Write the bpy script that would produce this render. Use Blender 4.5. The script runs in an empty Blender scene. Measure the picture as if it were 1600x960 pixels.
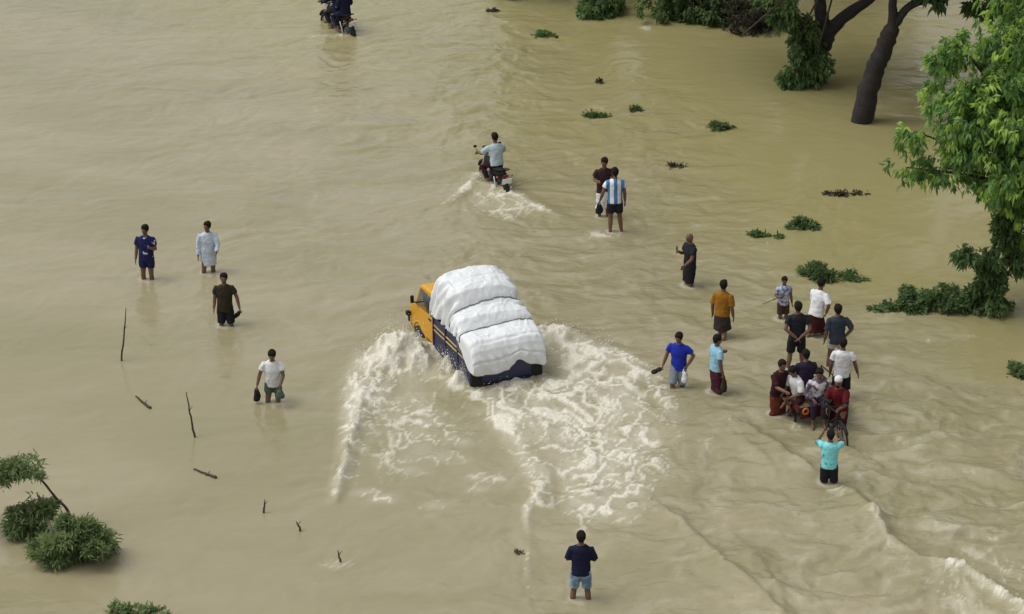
import bpy, bmesh, math, random
import numpy as np
from mathutils import Vector, Matrix

R = math.radians
SC = bpy.context.scene
COL = SC.collection

# ------------------------------------------------------------------ camera, sky, sun, exposure
FPX, PITCH, CAMH = 4200.0, R(23.5), 24.6          # focal length in 1600-px-wide pixels
CAM = np.array([0.0, -CAMH / math.tan(PITCH), CAMH])
FWD = np.array([0, math.cos(PITCH), -math.sin(PITCH)])
UPV = np.array([0, math.sin(PITCH), math.cos(PITCH)])
cam_data = bpy.data.cameras.new('camera')
cam_data.sensor_width = 36.0
cam_data.lens = 36.0 * FPX / 1600.0
cam_data.clip_end = 3000
cam = bpy.data.objects.new('camera', cam_data)
COL.objects.link(cam)
cam.location = CAM.tolist()
cam.rotation_euler = (math.pi / 2 - PITCH, 0, 0)
SC.camera = cam

SUN_EL, SUN_AZ = R(60), R(-88)
world = bpy.data.worlds.new('World')
SC.world = world
world.use_nodes = True
wn, wl = world.node_tree.nodes, world.node_tree.links
wn.clear()
sky = wn.new('ShaderNodeTexSky')
sky.sky_type = 'NISHITA'
sky.sun_disc = False
sky.sun_elevation = SUN_EL
sky.sun_rotation = SUN_AZ
sky.air_density = 1.0
sky.dust_density = 4.0
sky.ozone_density = 1.0
hs = wn.new('ShaderNodeHueSaturation')
hs.inputs['Saturation'].default_value = 0.10       # overcast: an even grey-white sky
bg = wn.new('ShaderNodeBackground')
bg.inputs['Strength'].default_value = 0.15
wo = wn.new('ShaderNodeOutputWorld')
wl.new(sky.outputs[0], hs.inputs['Color'])
wl.new(hs.outputs[0], bg.inputs[0])
wl.new(bg.outputs[0], wo.inputs[0])

sun_d = bpy.data.lights.new('sun', 'SUN')
sun_d.energy = 0.9
sun_d.angle = R(40)
sun_d.color = (1.0, 0.96, 0.9)
sun = bpy.data.objects.new('sun', sun_d)
COL.objects.link(sun)
sd = Vector((math.sin(SUN_AZ) * math.cos(SUN_EL), math.cos(SUN_AZ) * math.cos(SUN_EL), math.sin(SUN_EL)))
sun.rotation_euler = sd.to_track_quat('Z', 'Y').to_euler()
sun.location = (0, 0, 40)

SC.view_settings.view_transform = 'Standard'
SC.view_settings.look = 'None'
SC.view_settings.exposure = 0.10
SC.view_settings.gamma = 1.0
SC.render.engine = 'CYCLES'
SC.cycles.max_bounces = 4
SC.cycles.pixel_filter_width = 1.9

# ------------------------------------------------------------------ helpers: places
def at(px, py, z=0.0):
    """point of the plane z that the photograph shows at px, py (1600x960)"""
    d = FWD + (px - 800) / FPX * np.array([1, 0, 0]) + (480 - py) / FPX * UPV
    t = (z - CAM[2]) / d[2]
    return Vector((CAM + t * d).tolist())

def at_y(px, py, y):
    d = FWD + (px - 800) / FPX * np.array([1, 0, 0]) + (480 - py) / FPX * UPV
    t = (y - CAM[1]) / d[1]
    return Vector((CAM + t * d).tolist())

def proj(p):
    q = np.array(p, float) - CAM
    w = q @ FWD
    return 800 + FPX * q[0] / w, 480 - FPX * (q @ UPV) / w

def height_at(px, yw, yh):
    p = at(px, yw); lo, hi = 0.0, 3.0
    for _ in range(40):
        m = (lo + hi) / 2
        if proj((p.x, p.y, m))[1] > yh: lo = m
        else: hi = m
    return lo

# ------------------------------------------------------------------ helpers: noise
_rs = np.random.RandomState(7)
_perm = _rs.permutation(256)
_perm = np.concatenate([_perm, _perm])
_ang = _rs.rand(256) * 2 * np.pi
_gx, _gy = np.cos(_ang), np.sin(_ang)

def perlin(x, y):
    xi = np.floor(x).astype(np.int64); yi = np.floor(y).astype(np.int64)
    xf = x - xi; yf = y - yi
    u = xf ** 3 * (xf * (xf * 6 - 15) + 10); v = yf ** 3 * (yf * (yf * 6 - 15) + 10)
    xi &= 255; yi &= 255
    x1 = (xi + 1) & 255; y1 = (yi + 1) & 255
    def g(ix, iy, dx, dy):
        h = _perm[_perm[ix] + iy]
        return _gx[h] * dx + _gy[h] * dy
    a = g(xi, yi, xf, yf); b = g(x1, yi, xf - 1, yf)
    c = g(xi, y1, xf, yf - 1); d = g(x1, y1, xf - 1, yf - 1)
    return ((a + (b - a) * u) * (1 - v) + (c + (d - c) * u) * v) * 1.5

def fbm(x, y, o=4, gain=0.5):
    s = 0; a = 1.0; t = 0
    for i in range(o):
        s = s + a * perlin(x * 2 ** i + 17.3 * i, y * 2 ** i - 9.1 * i); t += a; a *= gain
    return s / t

def sstep(a, b, x):
    t = np.clip((x - a) / (b - a), 0, 1)
    return t * t * (3 - 2 * t)

# ------------------------------------------------------------------ helpers: materials
def mat(name, color, rough=0.8, metal=0.0, var=0.12, scale=9.0, spec=0.4, bump=0.0, bscale=40.0):
    m = bpy.data.materials.new(name); m.use_nodes = True
    n, l = m.node_tree.nodes, m.node_tree.links
    b = n['Principled BSDF']
    b.inputs['Roughness'].default_value = rough
    b.inputs['Metallic'].default_value = metal
    b.inputs['Specular IOR Level'].default_value = spec
    tc = n.new('ShaderNodeTexCoord')
    nz = n.new('ShaderNodeTexNoise'); nz.inputs['Scale'].default_value = scale; nz.inputs['Detail'].default_value = 4
    l.new(tc.outputs['Object'], nz.inputs['Vector'])
    mx = n.new('ShaderNodeMix'); mx.data_type = 'RGBA'
    mx.inputs[6].default_value = tuple(c * (1 - var * 1.6) for c in color) + (1,)
    mx.inputs[7].default_value = tuple(min(1, c * (1 + var * 1.6)) for c in color) + (1,)
    l.new(nz.outputs['Fac'], mx.inputs[0])
    l.new(mx.outputs[2], b.inputs['Base Color'])
    if bump:
        nb = n.new('ShaderNodeTexNoise'); nb.inputs['Scale'].default_value = bscale; nb.inputs['Detail'].default_value = 5
        l.new(tc.outputs['Object'], nb.inputs['Vector'])
        bp = n.new('ShaderNodeBump'); bp.inputs['Strength'].default_value = bump; bp.inputs['Distance'].default_value = 0.02
        l.new(nb.outputs['Fac'], bp.inputs['Height']); l.new(bp.outputs[0], b.inputs['Normal'])
    return m

def fabric(name, color, **k):
    k.setdefault('var', 0.16); k.setdefault('scale', 7.0)
    return mat(name, color, rough=0.92, spec=0.15, bump=0.35, bscale=22.0, **k)

def stripe_fabric(name, c1, c2, scale, axis='X'):
    m = fabric(name, c1)
    n, l = m.node_tree.nodes, m.node_tree.links
    b = n['Principled BSDF']
    old = b.inputs['Base Color'].links[0].from_socket
    tc = n.new('ShaderNodeTexCoord'); sp = n.new('ShaderNodeSeparateXYZ')
    l.new(tc.outputs['Object'], sp.inputs[0])
    mu = n.new('ShaderNodeMath'); mu.operation = 'MULTIPLY'; mu.inputs[1].default_value = scale
    l.new(sp.outputs[axis], mu.inputs[0])
    co = n.new('ShaderNodeMath'); co.operation = 'COSINE'; l.new(mu.outputs[0], co.inputs[0])
    gt = n.new('ShaderNodeMath'); gt.operation = 'GREATER_THAN'; gt.inputs[1].default_value = 0.0
    l.new(co.outputs[0], gt.inputs[0])
    mx = n.new('ShaderNodeMix'); mx.data_type = 'RGBA'
    l.new(gt.outputs[0], mx.inputs[0]); l.new(old, mx.inputs[6]); mx.inputs[7].default_value = tuple(c2) + (1,)
    l.new(mx.outputs[2], b.inputs['Base Color'])
    return m

def blotch_fabric(name, c1, c2, scale=14.0, lo=0.5, hi=0.56):
    m = fabric(name, c1)
    n, l = m.node_tree.nodes, m.node_tree.links
    b = n['Principled BSDF']
    tc = n.new('ShaderNodeTexCoord'); nz = n.new('ShaderNodeTexNoise'); nz.inputs['Scale'].default_value = scale
    l.new(tc.outputs['Object'], nz.inputs['Vector'])
    rp = n.new('ShaderNodeValToRGB')
    rp.color_ramp.elements[0].position = lo; rp.color_ramp.elements[0].color = tuple(c1) + (1,)
    rp.color_ramp.elements[1].position = hi; rp.color_ramp.elements[1].color = tuple(c2) + (1,)
    l.new(nz.outputs['Fac'], rp.inputs[0]); l.new(rp.outputs[0], b.inputs['Base Color'])
    return m

def leaf_mat(name, dark, light, young=None):
    m = bpy.data.materials.new(name); m.use_nodes = True
    n, l = m.node_tree.nodes, m.node_tree.links
    n.clear()
    at_ = n.new('ShaderNodeAttribute'); at_.attribute_name = 'tint'
    rp = n.new('ShaderNodeValToRGB')
    rp.color_ramp.elements[0].position = 0.0; rp.color_ramp.elements[0].color = tuple(dark) + (1,)
    rp.color_ramp.elements[1].position = 0.75; rp.color_ramp.elements[1].color = tuple(light) + (1,)
    if young:
        e = rp.color_ramp.elements.new(1.0); e.color = tuple(young) + (1,)
    l.new(at_.outputs['Fac'], rp.inputs[0])
    d = n.new('ShaderNodeBsdfPrincipled'); d.inputs['Roughness'].default_value = 0.55
    d.inputs['Specular IOR Level'].default_value = 0.35
    t = n.new('ShaderNodeBsdfTranslucent')
    l.new(rp.outputs[0], d.inputs['Base Color']); l.new(rp.outputs[0], t.inputs['Color'])
    ms = n.new('ShaderNodeMixShader'); ms.inputs[0].default_value = 0.5
    l.new(d.outputs[0], ms.inputs[1]); l.new(t.outputs[0], ms.inputs[2])
    o = n.new('ShaderNodeOutputMaterial'); l.new(ms.outputs[0], o.inputs[0])
    return m

M = dict(
    orange=mat('cab_paint', (0.60, 0.300, 0.012), rough=0.35, var=0.05, spec=0.5, scale=3),
    navy=mat('navy_paint', (0.018, 0.022, 0.075), rough=0.4, var=0.1, spec=0.5, scale=3),
    gold=mat('stripe_paint', (0.62, 0.46, 0.12), rough=0.5, var=0.08),
    black=mat('black_plastic', (0.012, 0.012, 0.013), rough=0.7, spec=0.25),
    rubber=mat('rubber', (0.015, 0.015, 0.015), rough=0.85),
    steel=mat('grey_steel', (0.22, 0.22, 0.22), rough=0.4, metal=0.8),
    chrome=mat('chrome', (0.6, 0.6, 0.6), rough=0.2, metal=1.0, var=0.03),
    glass=mat('dark_glass', (0.02, 0.028, 0.03), rough=0.06, spec=0.6, var=0.05),
    lamp_red=mat('red_lens', (0.16, 0.012, 0.01), rough=0.25),
    lamp_clear=mat('clear_lens', (0.6, 0.6, 0.56), rough=0.15),
    white=mat('white_paint', (0.75, 0.75, 0.73), rough=0.5, var=0.04),
    tarp=mat('tarpaulin', (0.70, 0.725, 0.735), rough=0.5, var=0.10, scale=2.2, spec=0.35, bump=0.55, bscale=8),
    rope=mat('rope', (0.20, 0.20, 0.19), rough=0.95),
    skin=mat('skin', (0.150, 0.078, 0.050), rough=0.55, var=0.12),
    hair=mat('hair', (0.017, 0.014, 0.012), rough=0.95, spec=0.08),
    eye=mat('eye', (0.02, 0.015, 0.012), rough=0.2),
    lip=mat('lip', (0.11, 0.035, 0.03), rough=0.5),
    wood=mat('weathered_wood', (0.11, 0.075, 0.045), rough=0.9, var=0.3, scale=6, bump=0.5),
    bark=mat('bark', (0.030, 0.025, 0.024), rough=0.95, var=0.35, scale=5, bump=1.0, bscale=14),
    stick=mat('dark_stick', (0.055, 0.042, 0.030), rough=0.9, var=0.3),
    maroon_paint=mat('maroon_paint', (0.06, 0.012, 0.012), rough=0.6, spec=0.25),
    orange_deco=mat('orange_decoration', (0.42, 0.12, 0.025), rough=0.6),
    leaf_bright=leaf_mat('leaf_bright', (0.085, 0.165, 0.055), (0.20, 0.36, 0.095), (0.42, 0.60, 0.12)),
    leaf_dark=leaf_mat('leaf_dark', (0.052, 0.088, 0.034), (0.140, 0.220, 0.078)),
    leaf_shrub=leaf_mat('leaf_shrub', (0.105, 0.155, 0.060), (0.260, 0.345, 0.145)),
    leaf_mid=leaf_mat('leaf_mid', (0.070, 0.120, 0.044), (0.185, 0.300, 0.100)),
    leaf_dead=leaf_mat('leaf_dead', (0.04, 0.033, 0.022), (0.10, 0.085, 0.055)),
)

# ------------------------------------------------------------------ helpers: meshes
def tag(o, label=None, cat=None, group=None, kind=None):
    if label: o['label'] = label
    if cat: o['category'] = cat
    if group: o['group'] = group
    if kind: o['kind'] = kind
    return o

def empty(name, loc, rz=0.0):
    o = bpy.data.objects.new(name, None); COL.objects.link(o)
    o.location = loc; o.rotation_euler = (0, 0, rz); o.empty_display_size = 0.2
    return o

def copy_tree(o, parent=None):
    c = o.copy(); COL.objects.link(c); c.parent = parent
    for ch in list(o.children): copy_tree(ch, c)
    return c

class MB:
    def __init__(s): s.bm = bmesh.new()
    def box(s, c, size, rot=None):
        m = Matrix.Translation(c)
        if rot is not None: m = m @ rot.to_4x4()
        bmesh.ops.create_cube(s.bm, size=1.0, matrix=m @ Matrix.Diagonal((*size, 1)))
        return s
    def ell(s, c, r, rot=None, u=14, v=9):
        m = Matrix.Translation(c)
        if rot is not None: m = m @ rot.to_4x4()
        bmesh.ops.create_uvsphere(s.bm, u_segments=u, v_segments=v, radius=1.0, matrix=m @ Matrix.Diagonal((*r, 1)))
        return s
    def loft(s, rings, n=14, close=True):
        """rings: (centre, x half-axis vector, y half-axis vector)"""
        loops = []
        for c, ax, ay in rings:
            loops.append([s.bm.verts.new(Vector(c) + ax * math.cos(2 * math.pi * k / n) + ay * math.sin(2 * math.pi * k / n)) for k in range(n)])
        for a, b in zip(loops, loops[1:]):
            for k in range(n):
                s.bm.faces.new((a[k], a[(k + 1) % n], b[(k + 1) % n], b[k]))
        if close:
            s.bm.faces.new(loops[0][::-1]); s.bm.faces.new(loops[-1])
        return s
    def tube(s, pts, rad, n=8, round_ends=True, flat=None):
        pts = [Vector(p) for p in pts]
        if not hasattr(rad, '__len__'): rad = [rad] * len(pts)
        rings = []
        ref = Vector((0.13, 0.31, 0.94))
        for i, p in enumerate(pts):
            d = (pts[min(i + 1, len(pts) - 1)] - pts[max(i - 1, 0)])
            if d.length < 1e-9: d = Vector((0, 0, 1))
            d.normalize()
            x = ref - d * ref.dot(d)
            if x.length < 0.2:
                x = Vector((1, 0, 0)) - d * d.x
            x.normalize(); y = d.cross(x)
            ref = x
            if round_ends and i == 0: rings.append((p - d * rad[0] * 0.6, x * rad[0] * 0.55, y * rad[0] * 0.55))
            rings.append((p, x * rad[i], y * rad[i]))
            if round_ends and i == len(pts) - 1: rings.append((p + d * rad[i] * 0.6, x * rad[i] * 0.55, y * rad[i] * 0.55))
        return s.loft(rings, n)
    def prism(s, prof, x0, x1):
        """profile of (y, z) extruded along x"""
        a = [s.bm.verts.new((x0, y, z)) for y, z in prof]
        b = [s.bm.verts.new((x1, y, z)) for y, z in prof]
        k = len(prof)
        s.bm.faces.new(a); s.bm.faces.new(b[::-1])
        for i in range(k):
            s.bm.faces.new((a[i], b[i], b[(i + 1) % k], a[(i + 1) % k]))
        return s
    def torus(s, c, R_, r, n=28, m=8, axis='X'):
        loops = []
        for i in range(n):
            a = 2 * math.pi * i / n
            lp = []
            for j in range(m):
                b = 2 * math.pi * j / m
                q = R_ + r * math.cos(b)
                p = Vector((r * math.sin(b), q * math.cos(a), q * math.sin(a)))
                lp.append(s.bm.verts.new(p + Vector(c)))
            loops.append(lp)
        for i in range(n):
            for j in range(m):
                a, b = loops[i], loops[(i + 1) % n]
                s.bm.faces.new((a[j], b[j], b[(j + 1) % m], a[(j + 1) % m]))
        return s
    def build(s, name, material, parent=None, smooth=True, bevel=0.0, remesh=0.0, fold=0.0, seg=2):
        bmesh.ops.recalc_face_normals(s.bm, faces=s.bm.faces[:])
        me = bpy.data.meshes.new(name); s.bm.to_mesh(me); s.bm.free()
        o = bpy.data.objects.new(name, me); COL.objects.link(o)
        me.materials.append(material if not isinstance(material, str) else M[material])
        o.parent = parent
        if smooth and not bevel:
            me.polygons.foreach_set('use_smooth', [True] * len(me.polygons))
        if bevel:
            b = o.modifiers.new('bevel', 'BEVEL'); b.width = bevel; b.segments = seg; b.limit_method = 'ANGLE'
        if remesh:
            r = o.modifiers.new('remesh', 'REMESH'); r.mode = 'VOXEL'; r.voxel_size = remesh; r.use_smooth_shade = True
            sm = o.modifiers.new('smooth', 'SMOOTH'); sm.factor = 0.5; sm.iterations = 3
            if fold:
                d = o.modifiers.new('fold', 'DISPLACE'); d.texture = FOLD; d.strength = fold; d.mid_level = 0.5
                d.texture_coords = 'LOCAL'
        return o

FOLD = bpy.data.textures.new('cloth_folds', 'CLOUDS')
FOLD.noise_scale = 0.11; FOLD.noise_depth = 1

# ------------------------------------------------------------------ who stands where (px, water line y, head top y, total height)
PEOPLE = dict(
    navy_front=(231, 436, 352, 1.70), pale_kurta=(327, 425, 347, 1.66), olive=(353, 508, 428, 1.68),
    white_bags=(428, 627, 545, 1.66), navy_back=(907, 936, 832, 1.68), striped=(960, 362, 264, 1.76),
    brown=(943, 338, 247, 1.70), black_bald=(1077, 445, 365, 1.66), mustard=(1127, 527, 440, 1.68),
    royal=(1060, 603, 519, 1.66), sky=(1118, 612, 524, 1.66), boy=(1223, 497, 433, 1.32),
    white_walk=(1274, 525, 438, 1.68), black_back=(1243, 574, 473, 1.72), slate=(1305, 572, 477, 1.70),
    white_back=(1313, 622, 530, 1.68), aqua=(1294, 757, 674, 1.56), red_cap=(1311, 664, 584, 1.68),
    maroon=(1214, 646, 560, 1.64),
)
SPOT = {}
for k_, (px_, yw_, yh_, tot_) in PEOPLE.items():
    h_ = height_at(px_, yw_, yh_)
    SPOT[k_] = (at(px_, yw_), tot_ - h_, tot_)

TRUCK_POS, TRUCK_ROT, TRUCK_DEPTH = Vector((-0.12, -4.10, 0)), R(24.0), 0.45
CART_POS, CART_ROT, CART_DEPTH = at(1268, 645), R(199), 0.30
BIKE_POS, BIKE_ROT, BIKE_DEPTH = at(771, 284), R(22), 0.33
BIKE2_POS, BIKE2_ROT, BIKE2_DEPTH = at(527, 44), R(34), 0.30

def truck_pt(x, y, z=0.0):
    c, s = math.cos(TRUCK_ROT), math.sin(TRUCK_ROT)
    return Vector((TRUCK_POS.x + c * x - s * y, TRUCK_POS.y + s * x + c * y, z))

# ------------------------------------------------------------------ the setting: ground under the flood
def make_ground():
    pts = [(p.x, p.y, -d) for p, d, t in SPOT.values()]
    pts += [(truck_pt(x, y).x, truck_pt(x, y).y, -TRUCK_DEPTH) for x in (-.7, .7) for y in (.5, 3.0)]
    pts += [(CART_POS.x, CART_POS.y, -CART_DEPTH), (BIKE_POS.x, BIKE_POS.y, -BIKE_DEPTH), (BIKE2_POS.x, BIKE2_POS.y, -BIKE2_DEPTH)]
    pts += [(-14, -8, -.8), (-14, 14, -.8), (13, 12, -.8), (14, -2, -.9), (10, -14, -.6), (-6, -14, -.7), (0, 24, -.6)]
    q = np.array(pts)
    ax = np.concatenate([[-600, -200, -60], np.linspace(-20, 20, 121), [60, 200, 600]])
    ay = np.concatenate([[-600, -200, -60], np.linspace(-18, 28, 139), [60, 200, 600]])
    X, Y = np.meshgrid(ax, ay)
    w = 1.0 / ((X[..., None] - q[:, 0]) ** 2 + (Y[..., None] - q[:, 1]) ** 2 + 0.02) ** 1.6
    Z = (w * q[:, 2]).sum(-1) / w.sum(-1)
    far = (np.abs(X) > 30) | (np.abs(Y) > 40)
    Z[far] = -0.8
    return grid_mesh('ground', X, Y, Z)

def grid_mesh(name, X, Y, Z, attrs=None):
    ny, nx = X.shape
    me = bpy.data.meshes.new(name)
    nv = nx * ny
    me.vertices.add(nv)
    me.vertices.foreach_set('co', np.stack([X, Y, Z], -1).astype(np.float32).ravel())
    i = np.arange(nv).reshape(ny, nx)
    q = np.stack([i[:-1, :-1], i[:-1, 1:], i[1:, 1:], i[1:, :-1]], -1).reshape(-1, 4)
    nf = len(q)
    me.loops.add(nf * 4); me.loops.foreach_set('vertex_index', q.ravel().astype(np.int32))
    me.polygons.add(nf); me.polygons.foreach_set('loop_start', np.arange(0, nf * 4, 4, dtype=np.int32))
    me.polygons.foreach_set('use_smooth', np.ones(nf, dtype=bool))
    me.update(calc_edges=True)
    for k, a in (attrs or {}).items():
        t = me.attributes.new(k, 'FLOAT', 'POINT'); t.data.foreach_set('value', a.astype(np.float32).ravel())
    o = bpy.data.objects.new(name, me); COL.objects.link(o)
    return o

g = make_ground()
g.data.materials.append(mat('silt', (0.12, 0.10, 0.06), rough=0.95, var=0.25, scale=1.5))
tag(g, 'silty ground lying under the muddy flood water', 'ground', kind='structure')

# ------------------------------------------------------------------ the setting: flood water with waves and foam
def polyw(pts):
    """pixel polyline -> world, each (px, py, width_m, strength)"""
    return [(*at(p[0], p[1]).xy, p[2], p[3]) for p in pts]

def stroke(X, Y, pts, jag=None):
    """0..1 density round a polyline with varying width and strength; also signed distance of the nearest segment"""
    best = np.full(X.shape, 1e9); wid = np.ones(X.shape); stg = np.zeros(X.shape); sgn = np.zeros(X.shape)
    for a, b in zip(pts, pts[1:]):
        dx, dy = b[0] - a[0], b[1] - a[1]
        L2 = dx * dx + dy * dy + 1e-9
        t = np.clip(((X - a[0]) * dx + (Y - a[1]) * dy) / L2, 0, 1)
        ex, ey = X - a[0] - t * dx, Y - a[1] - t * dy
        d = np.hypot(ex, ey)
        m = d < best
        best = np.where(m, d, best); wid = np.where(m, a[2] + t * (b[2] - a[2]), wid)
        stg = np.where(m, a[3] + t * (b[3] - a[3]), stg)
        sgn = np.where(m, np.sign(dx * ey - dy * ex), sgn)
    return best, wid, stg, sgn

def inside(X, Y, pts):
    """signed distance to a closed polygon, positive inside"""
    q = [tuple(at(*p).xy) for p in pts]
    d, _, _, _ = stroke(X, Y, [(a, b, 1, 1) for a, b in q + q[:1]])
    c = np.zeros(X.shape, bool)
    for (x0, y0), (x1, y1) in zip(q, q[1:] + q[:1]):
        if y0 == y1: continue
        cr = ((y0 > Y) != (y1 > Y)) & (X < (x1 - x0) * (Y - y0) / (y1 - y0) + x0)
        c ^= cr
    return np.where(c, d, -d)

def make_water():
    fx = np.arange(-17.5, 17.6, 0.05); fy = np.arange(-17.0, 27.0, 0.07)
    gx = np.array([0.3, 0.8, 2, 5, 12, 30, 80, 250, 700])
    gy = gx
    ax = np.concatenate([fx[0] - gx[::-1], fx, fx[-1] + gx]); ay = np.concatenate([fy[0] - gy[::-1], fy, fy[-1] + gy])
    X, Y = np.meshgrid(ax, ay)
    far = sstep(17, 24, np.abs(X)) + sstep(26, 34, np.abs(Y - 5))
    near = np.clip(1 - far, 0, 1)
    # how troubled the water is, place by place
    ctl = [(60, 200, .2), (300, 120, .33), (250, 350, .22), (100, 600, .12), (300, 700, .10), (300, 900, .16), (60, 900, .2), (500, 300, .4), (450, 450, .35),
           (500, 850, .22), (650, 150, .55), (650, 350, .4), (700, 60, .5), (850, 100, .5), (900, 420, .6), (1000, 300, .6), (1000, 200, .45), (1100, 350, .5), (1150, 120, .08), (1300, 260, .06),
           (1300, 380, .3), (1450, 380, .04), (1500, 250, .04), (1450, 540, .55), (1560, 560, .15), (1150, 500, .6), (1200, 700, .75), (1450, 700, 1.25), (1300, 850, 1.0), (1500, 850, 1.4), (1550, 640, .9),
           (1050, 900, .7), (1150, 820, .8), (700, 880, .3), (720, 780, .4), (900, 900, .5), (1000, 550, .7), (1000, 60, .12), (900, 20, .25)]
    cw = np.array([(at(a, b).x, at(a, b).y, v) for a, b, v in ctl])
    cgx = np.linspace(-20, 20, 60); cgy = np.linspace(-20, 30, 70)
    CX, CY = np.meshgrid(cgx, cgy)
    w = 1 / ((CX[..., None] - cw[:, 0]) ** 2 + ((CY[..., None] - cw[:, 1]) * .6) ** 2 + .05) ** 1.5
    CT = (w * cw[:, 2]).sum(-1) / w.sum(-1)
    ix = np.clip((X + 20) / 40 * 59, 0, 58.999); iy = np.clip((Y + 20) / 50 * 69, 0, 68.999)
    i0, j0 = ix.astype(int), iy.astype(int); fx_, fy_ = ix - i0, iy - j0
    T = (CT[j0, i0] * (1 - fx_) + CT[j0, i0 + 1] * fx_) * (1 - fy_) + (CT[j0 + 1, i0] * (1 - fx_) + CT[j0 + 1, i0 + 1] * fx_) * fy_
    # flow runs to the right and a little towards the camera; ripples lie across the view
    wx = fbm(X * .35, Y * .35, 3) * 1.2; wy = fbm(X * .35 + 50, Y * .35 + 20, 3) * 1.2
    n1 = fbm((X + wx) * .55, (Y + wy) * .95, 3)
    n2 = fbm((X + wx * .6) * 1.5 + 31, (Y + wy * .6) * 2.1 + 7, 3)
    n3 = fbm((X + wx) * 3.6 + 11, (Y + wy) * 4.6 + 3, 2)
    rid = 1 - np.abs(n2) * 2.4
    patch = sstep(-.25, .35, fbm(X * .22 + 5, Y * .3 + 9, 3))
    Z = T * (n1 * (.13 + .05 * sstep(.6, 1.2, T)) + (.35 + .65 * patch) * (n2 * .070 + rid * .010) + n3 * .026)
    n5 = fbm((X + wx * .5) * 5.5 + 71, (Y + wy * .5) * 8.0 + 33, 3)
    Z += np.clip(T, 0, 1) ** 1.3 * n5 * .014
    Z += .004 * fbm(X * 1.2, Y * 3.0 + 4, 2)
    foam = np.zeros(X.shape)
    # lace of foam: curled thin threads at three sizes, and a thin milky veil between them
    fwx = fbm(X * .9 + 3, Y * .5 + 8, 4) * .9; fwy = fbm(X * .9 + 43, Y * .5 + 28, 4) * 1.3
    def thread(f, k, ox):
        return np.clip(1 - np.abs(fbm((X + fwx) * f + ox, (Y + fwy) * f * .80 + ox * .7, 2)) * k, 0, 1)
    l1 = thread(.75, 8.0, 9); l2 = thread(1.5, 6.4, 19); l3 = fbm(X * 7.5, Y * 5.0, 3) * .5 + .5
    l4 = thread(2.8, 5.0, 29)
    lace = np.clip(np.maximum(np.maximum(l1, l2 * .95), l4 * .55) * (.82 + .34 * l3), 0, 1.1)
    clot = np.clip(.5 + .9 * fbm(X * 1.6 + 77, Y * .9 + 13, 4), 0, 1)
    jag = fbm(X * 1.8 + 2, Y * 1.2 + 7, 3) * .35
    def froth(D, soft=.22, base=None):
        D = np.clip(D, 0, 1.1)
        veil = (.38 * sstep(.12, .9, D)) * (.30 + 1.0 * clot) * (.85 + .3 * l3)
        fil = sstep(.95 - .75 * D, 1.35 - .75 * D, lace) * sstep(.08, .4, D) * (.30 + .55 * D)
        dense = sstep(.78, 1.25, D + .45 * (clot - .5) + .30 * (lace - .4)) * (.86 + .18 * l3)
        return np.clip(np.maximum(veil + fil, dense), 0, 1)
    def put(f):
        nonlocal foam
        foam = np.maximum(foam, f)
    # --- truck wake
    D = inside(X, Y, [(742, 604), (846, 586), (860, 530), (960, 556), (1030, 605), (1066, 660), (1060, 740), (1040, 800), (985, 845), (900, 840), (840, 800), (834, 760), (815, 715), (770, 670), (715, 640)]) + jag * 1.2
    fade = sstep(-15.5, -6.0, Y - (X - .8) * .25)
    put(froth(sstep(-.5, 1.2, D) * (.56 + .34 * fade)))
    # brighter tongues inside it
    for pts in ([(780, 612, .9, .95), (840, 655, 1.1, .92), (880, 700, .9, .75), (920, 770, .7, .55)],
                [(760, 618, .5, .9), (800, 675, .5, .85), (838, 735, .45, .8), (850, 790, .35, .55)],
                [(846, 524, .5, 1.1), (905, 540, .6, 1.1), (965, 564, .65, 1.0), (1012, 594, .6, .8), (1050, 640, .5, .5), (1064, 690, .4, .3)],
                [(905, 560, .6, .78), (960, 600, .7, .8), (1000, 640, .5, .6)],
                [(846, 590, .4, .8), (880, 612, .5, .8), (930, 640, .6, .8), (1000, 650, .5, .6)]):
        d, wd, st, sg = stroke(X, Y, polyw(pts))
        put(froth(np.clip(1.15 - (d + jag * .3) / wd, 0, 1) * st, .3))
        Z += np.clip(1 - d / (wd * 1.2), 0, 1) * st * .05
    # left bow wave: solid froth at the wheel, thin crest down to the left
    outer = polyw([(640, 556, .85, 1.3), (612, 568, .85, 1.3), (586, 592, .70, 1.2), (568, 622, .50, 1.1), (556, 656, .36, 1.0), (546, 692, .25, .92), (540, 728, .22, .85), (530, 760, .2, .7), (524, 785, .14, .35)])
    d, wd, st, sg = stroke(X, Y, outer)
    body = np.clip(1.25 - (d + jag * .30) / wd, 0, 1) * st
    put(froth(body, .35, .55 * lace + .55 * clot))
    put(froth(np.clip(1.1 - (d + jag * .25) / (wd * 2.6), 0, 1) * np.where(sg > 0, .74, .0) * st, .25))
    Z += np.clip(1 - d / (wd * 1.25), 0, 1) ** 1.3 * st * (.10 + .10 * clot + .07 * fbm(X * 6, Y * 4, 3))
    D = inside(X, Y, [(600, 560), (680, 590), (740, 640), (770, 690), (720, 730), (640, 770), (560, 790), (545, 720), (565, 640)]) + jag
    put(froth(sstep(-.4, 1.2, D) * (.30 + .34 * sstep(-10.5, -5.5, Y)), .2))
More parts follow.
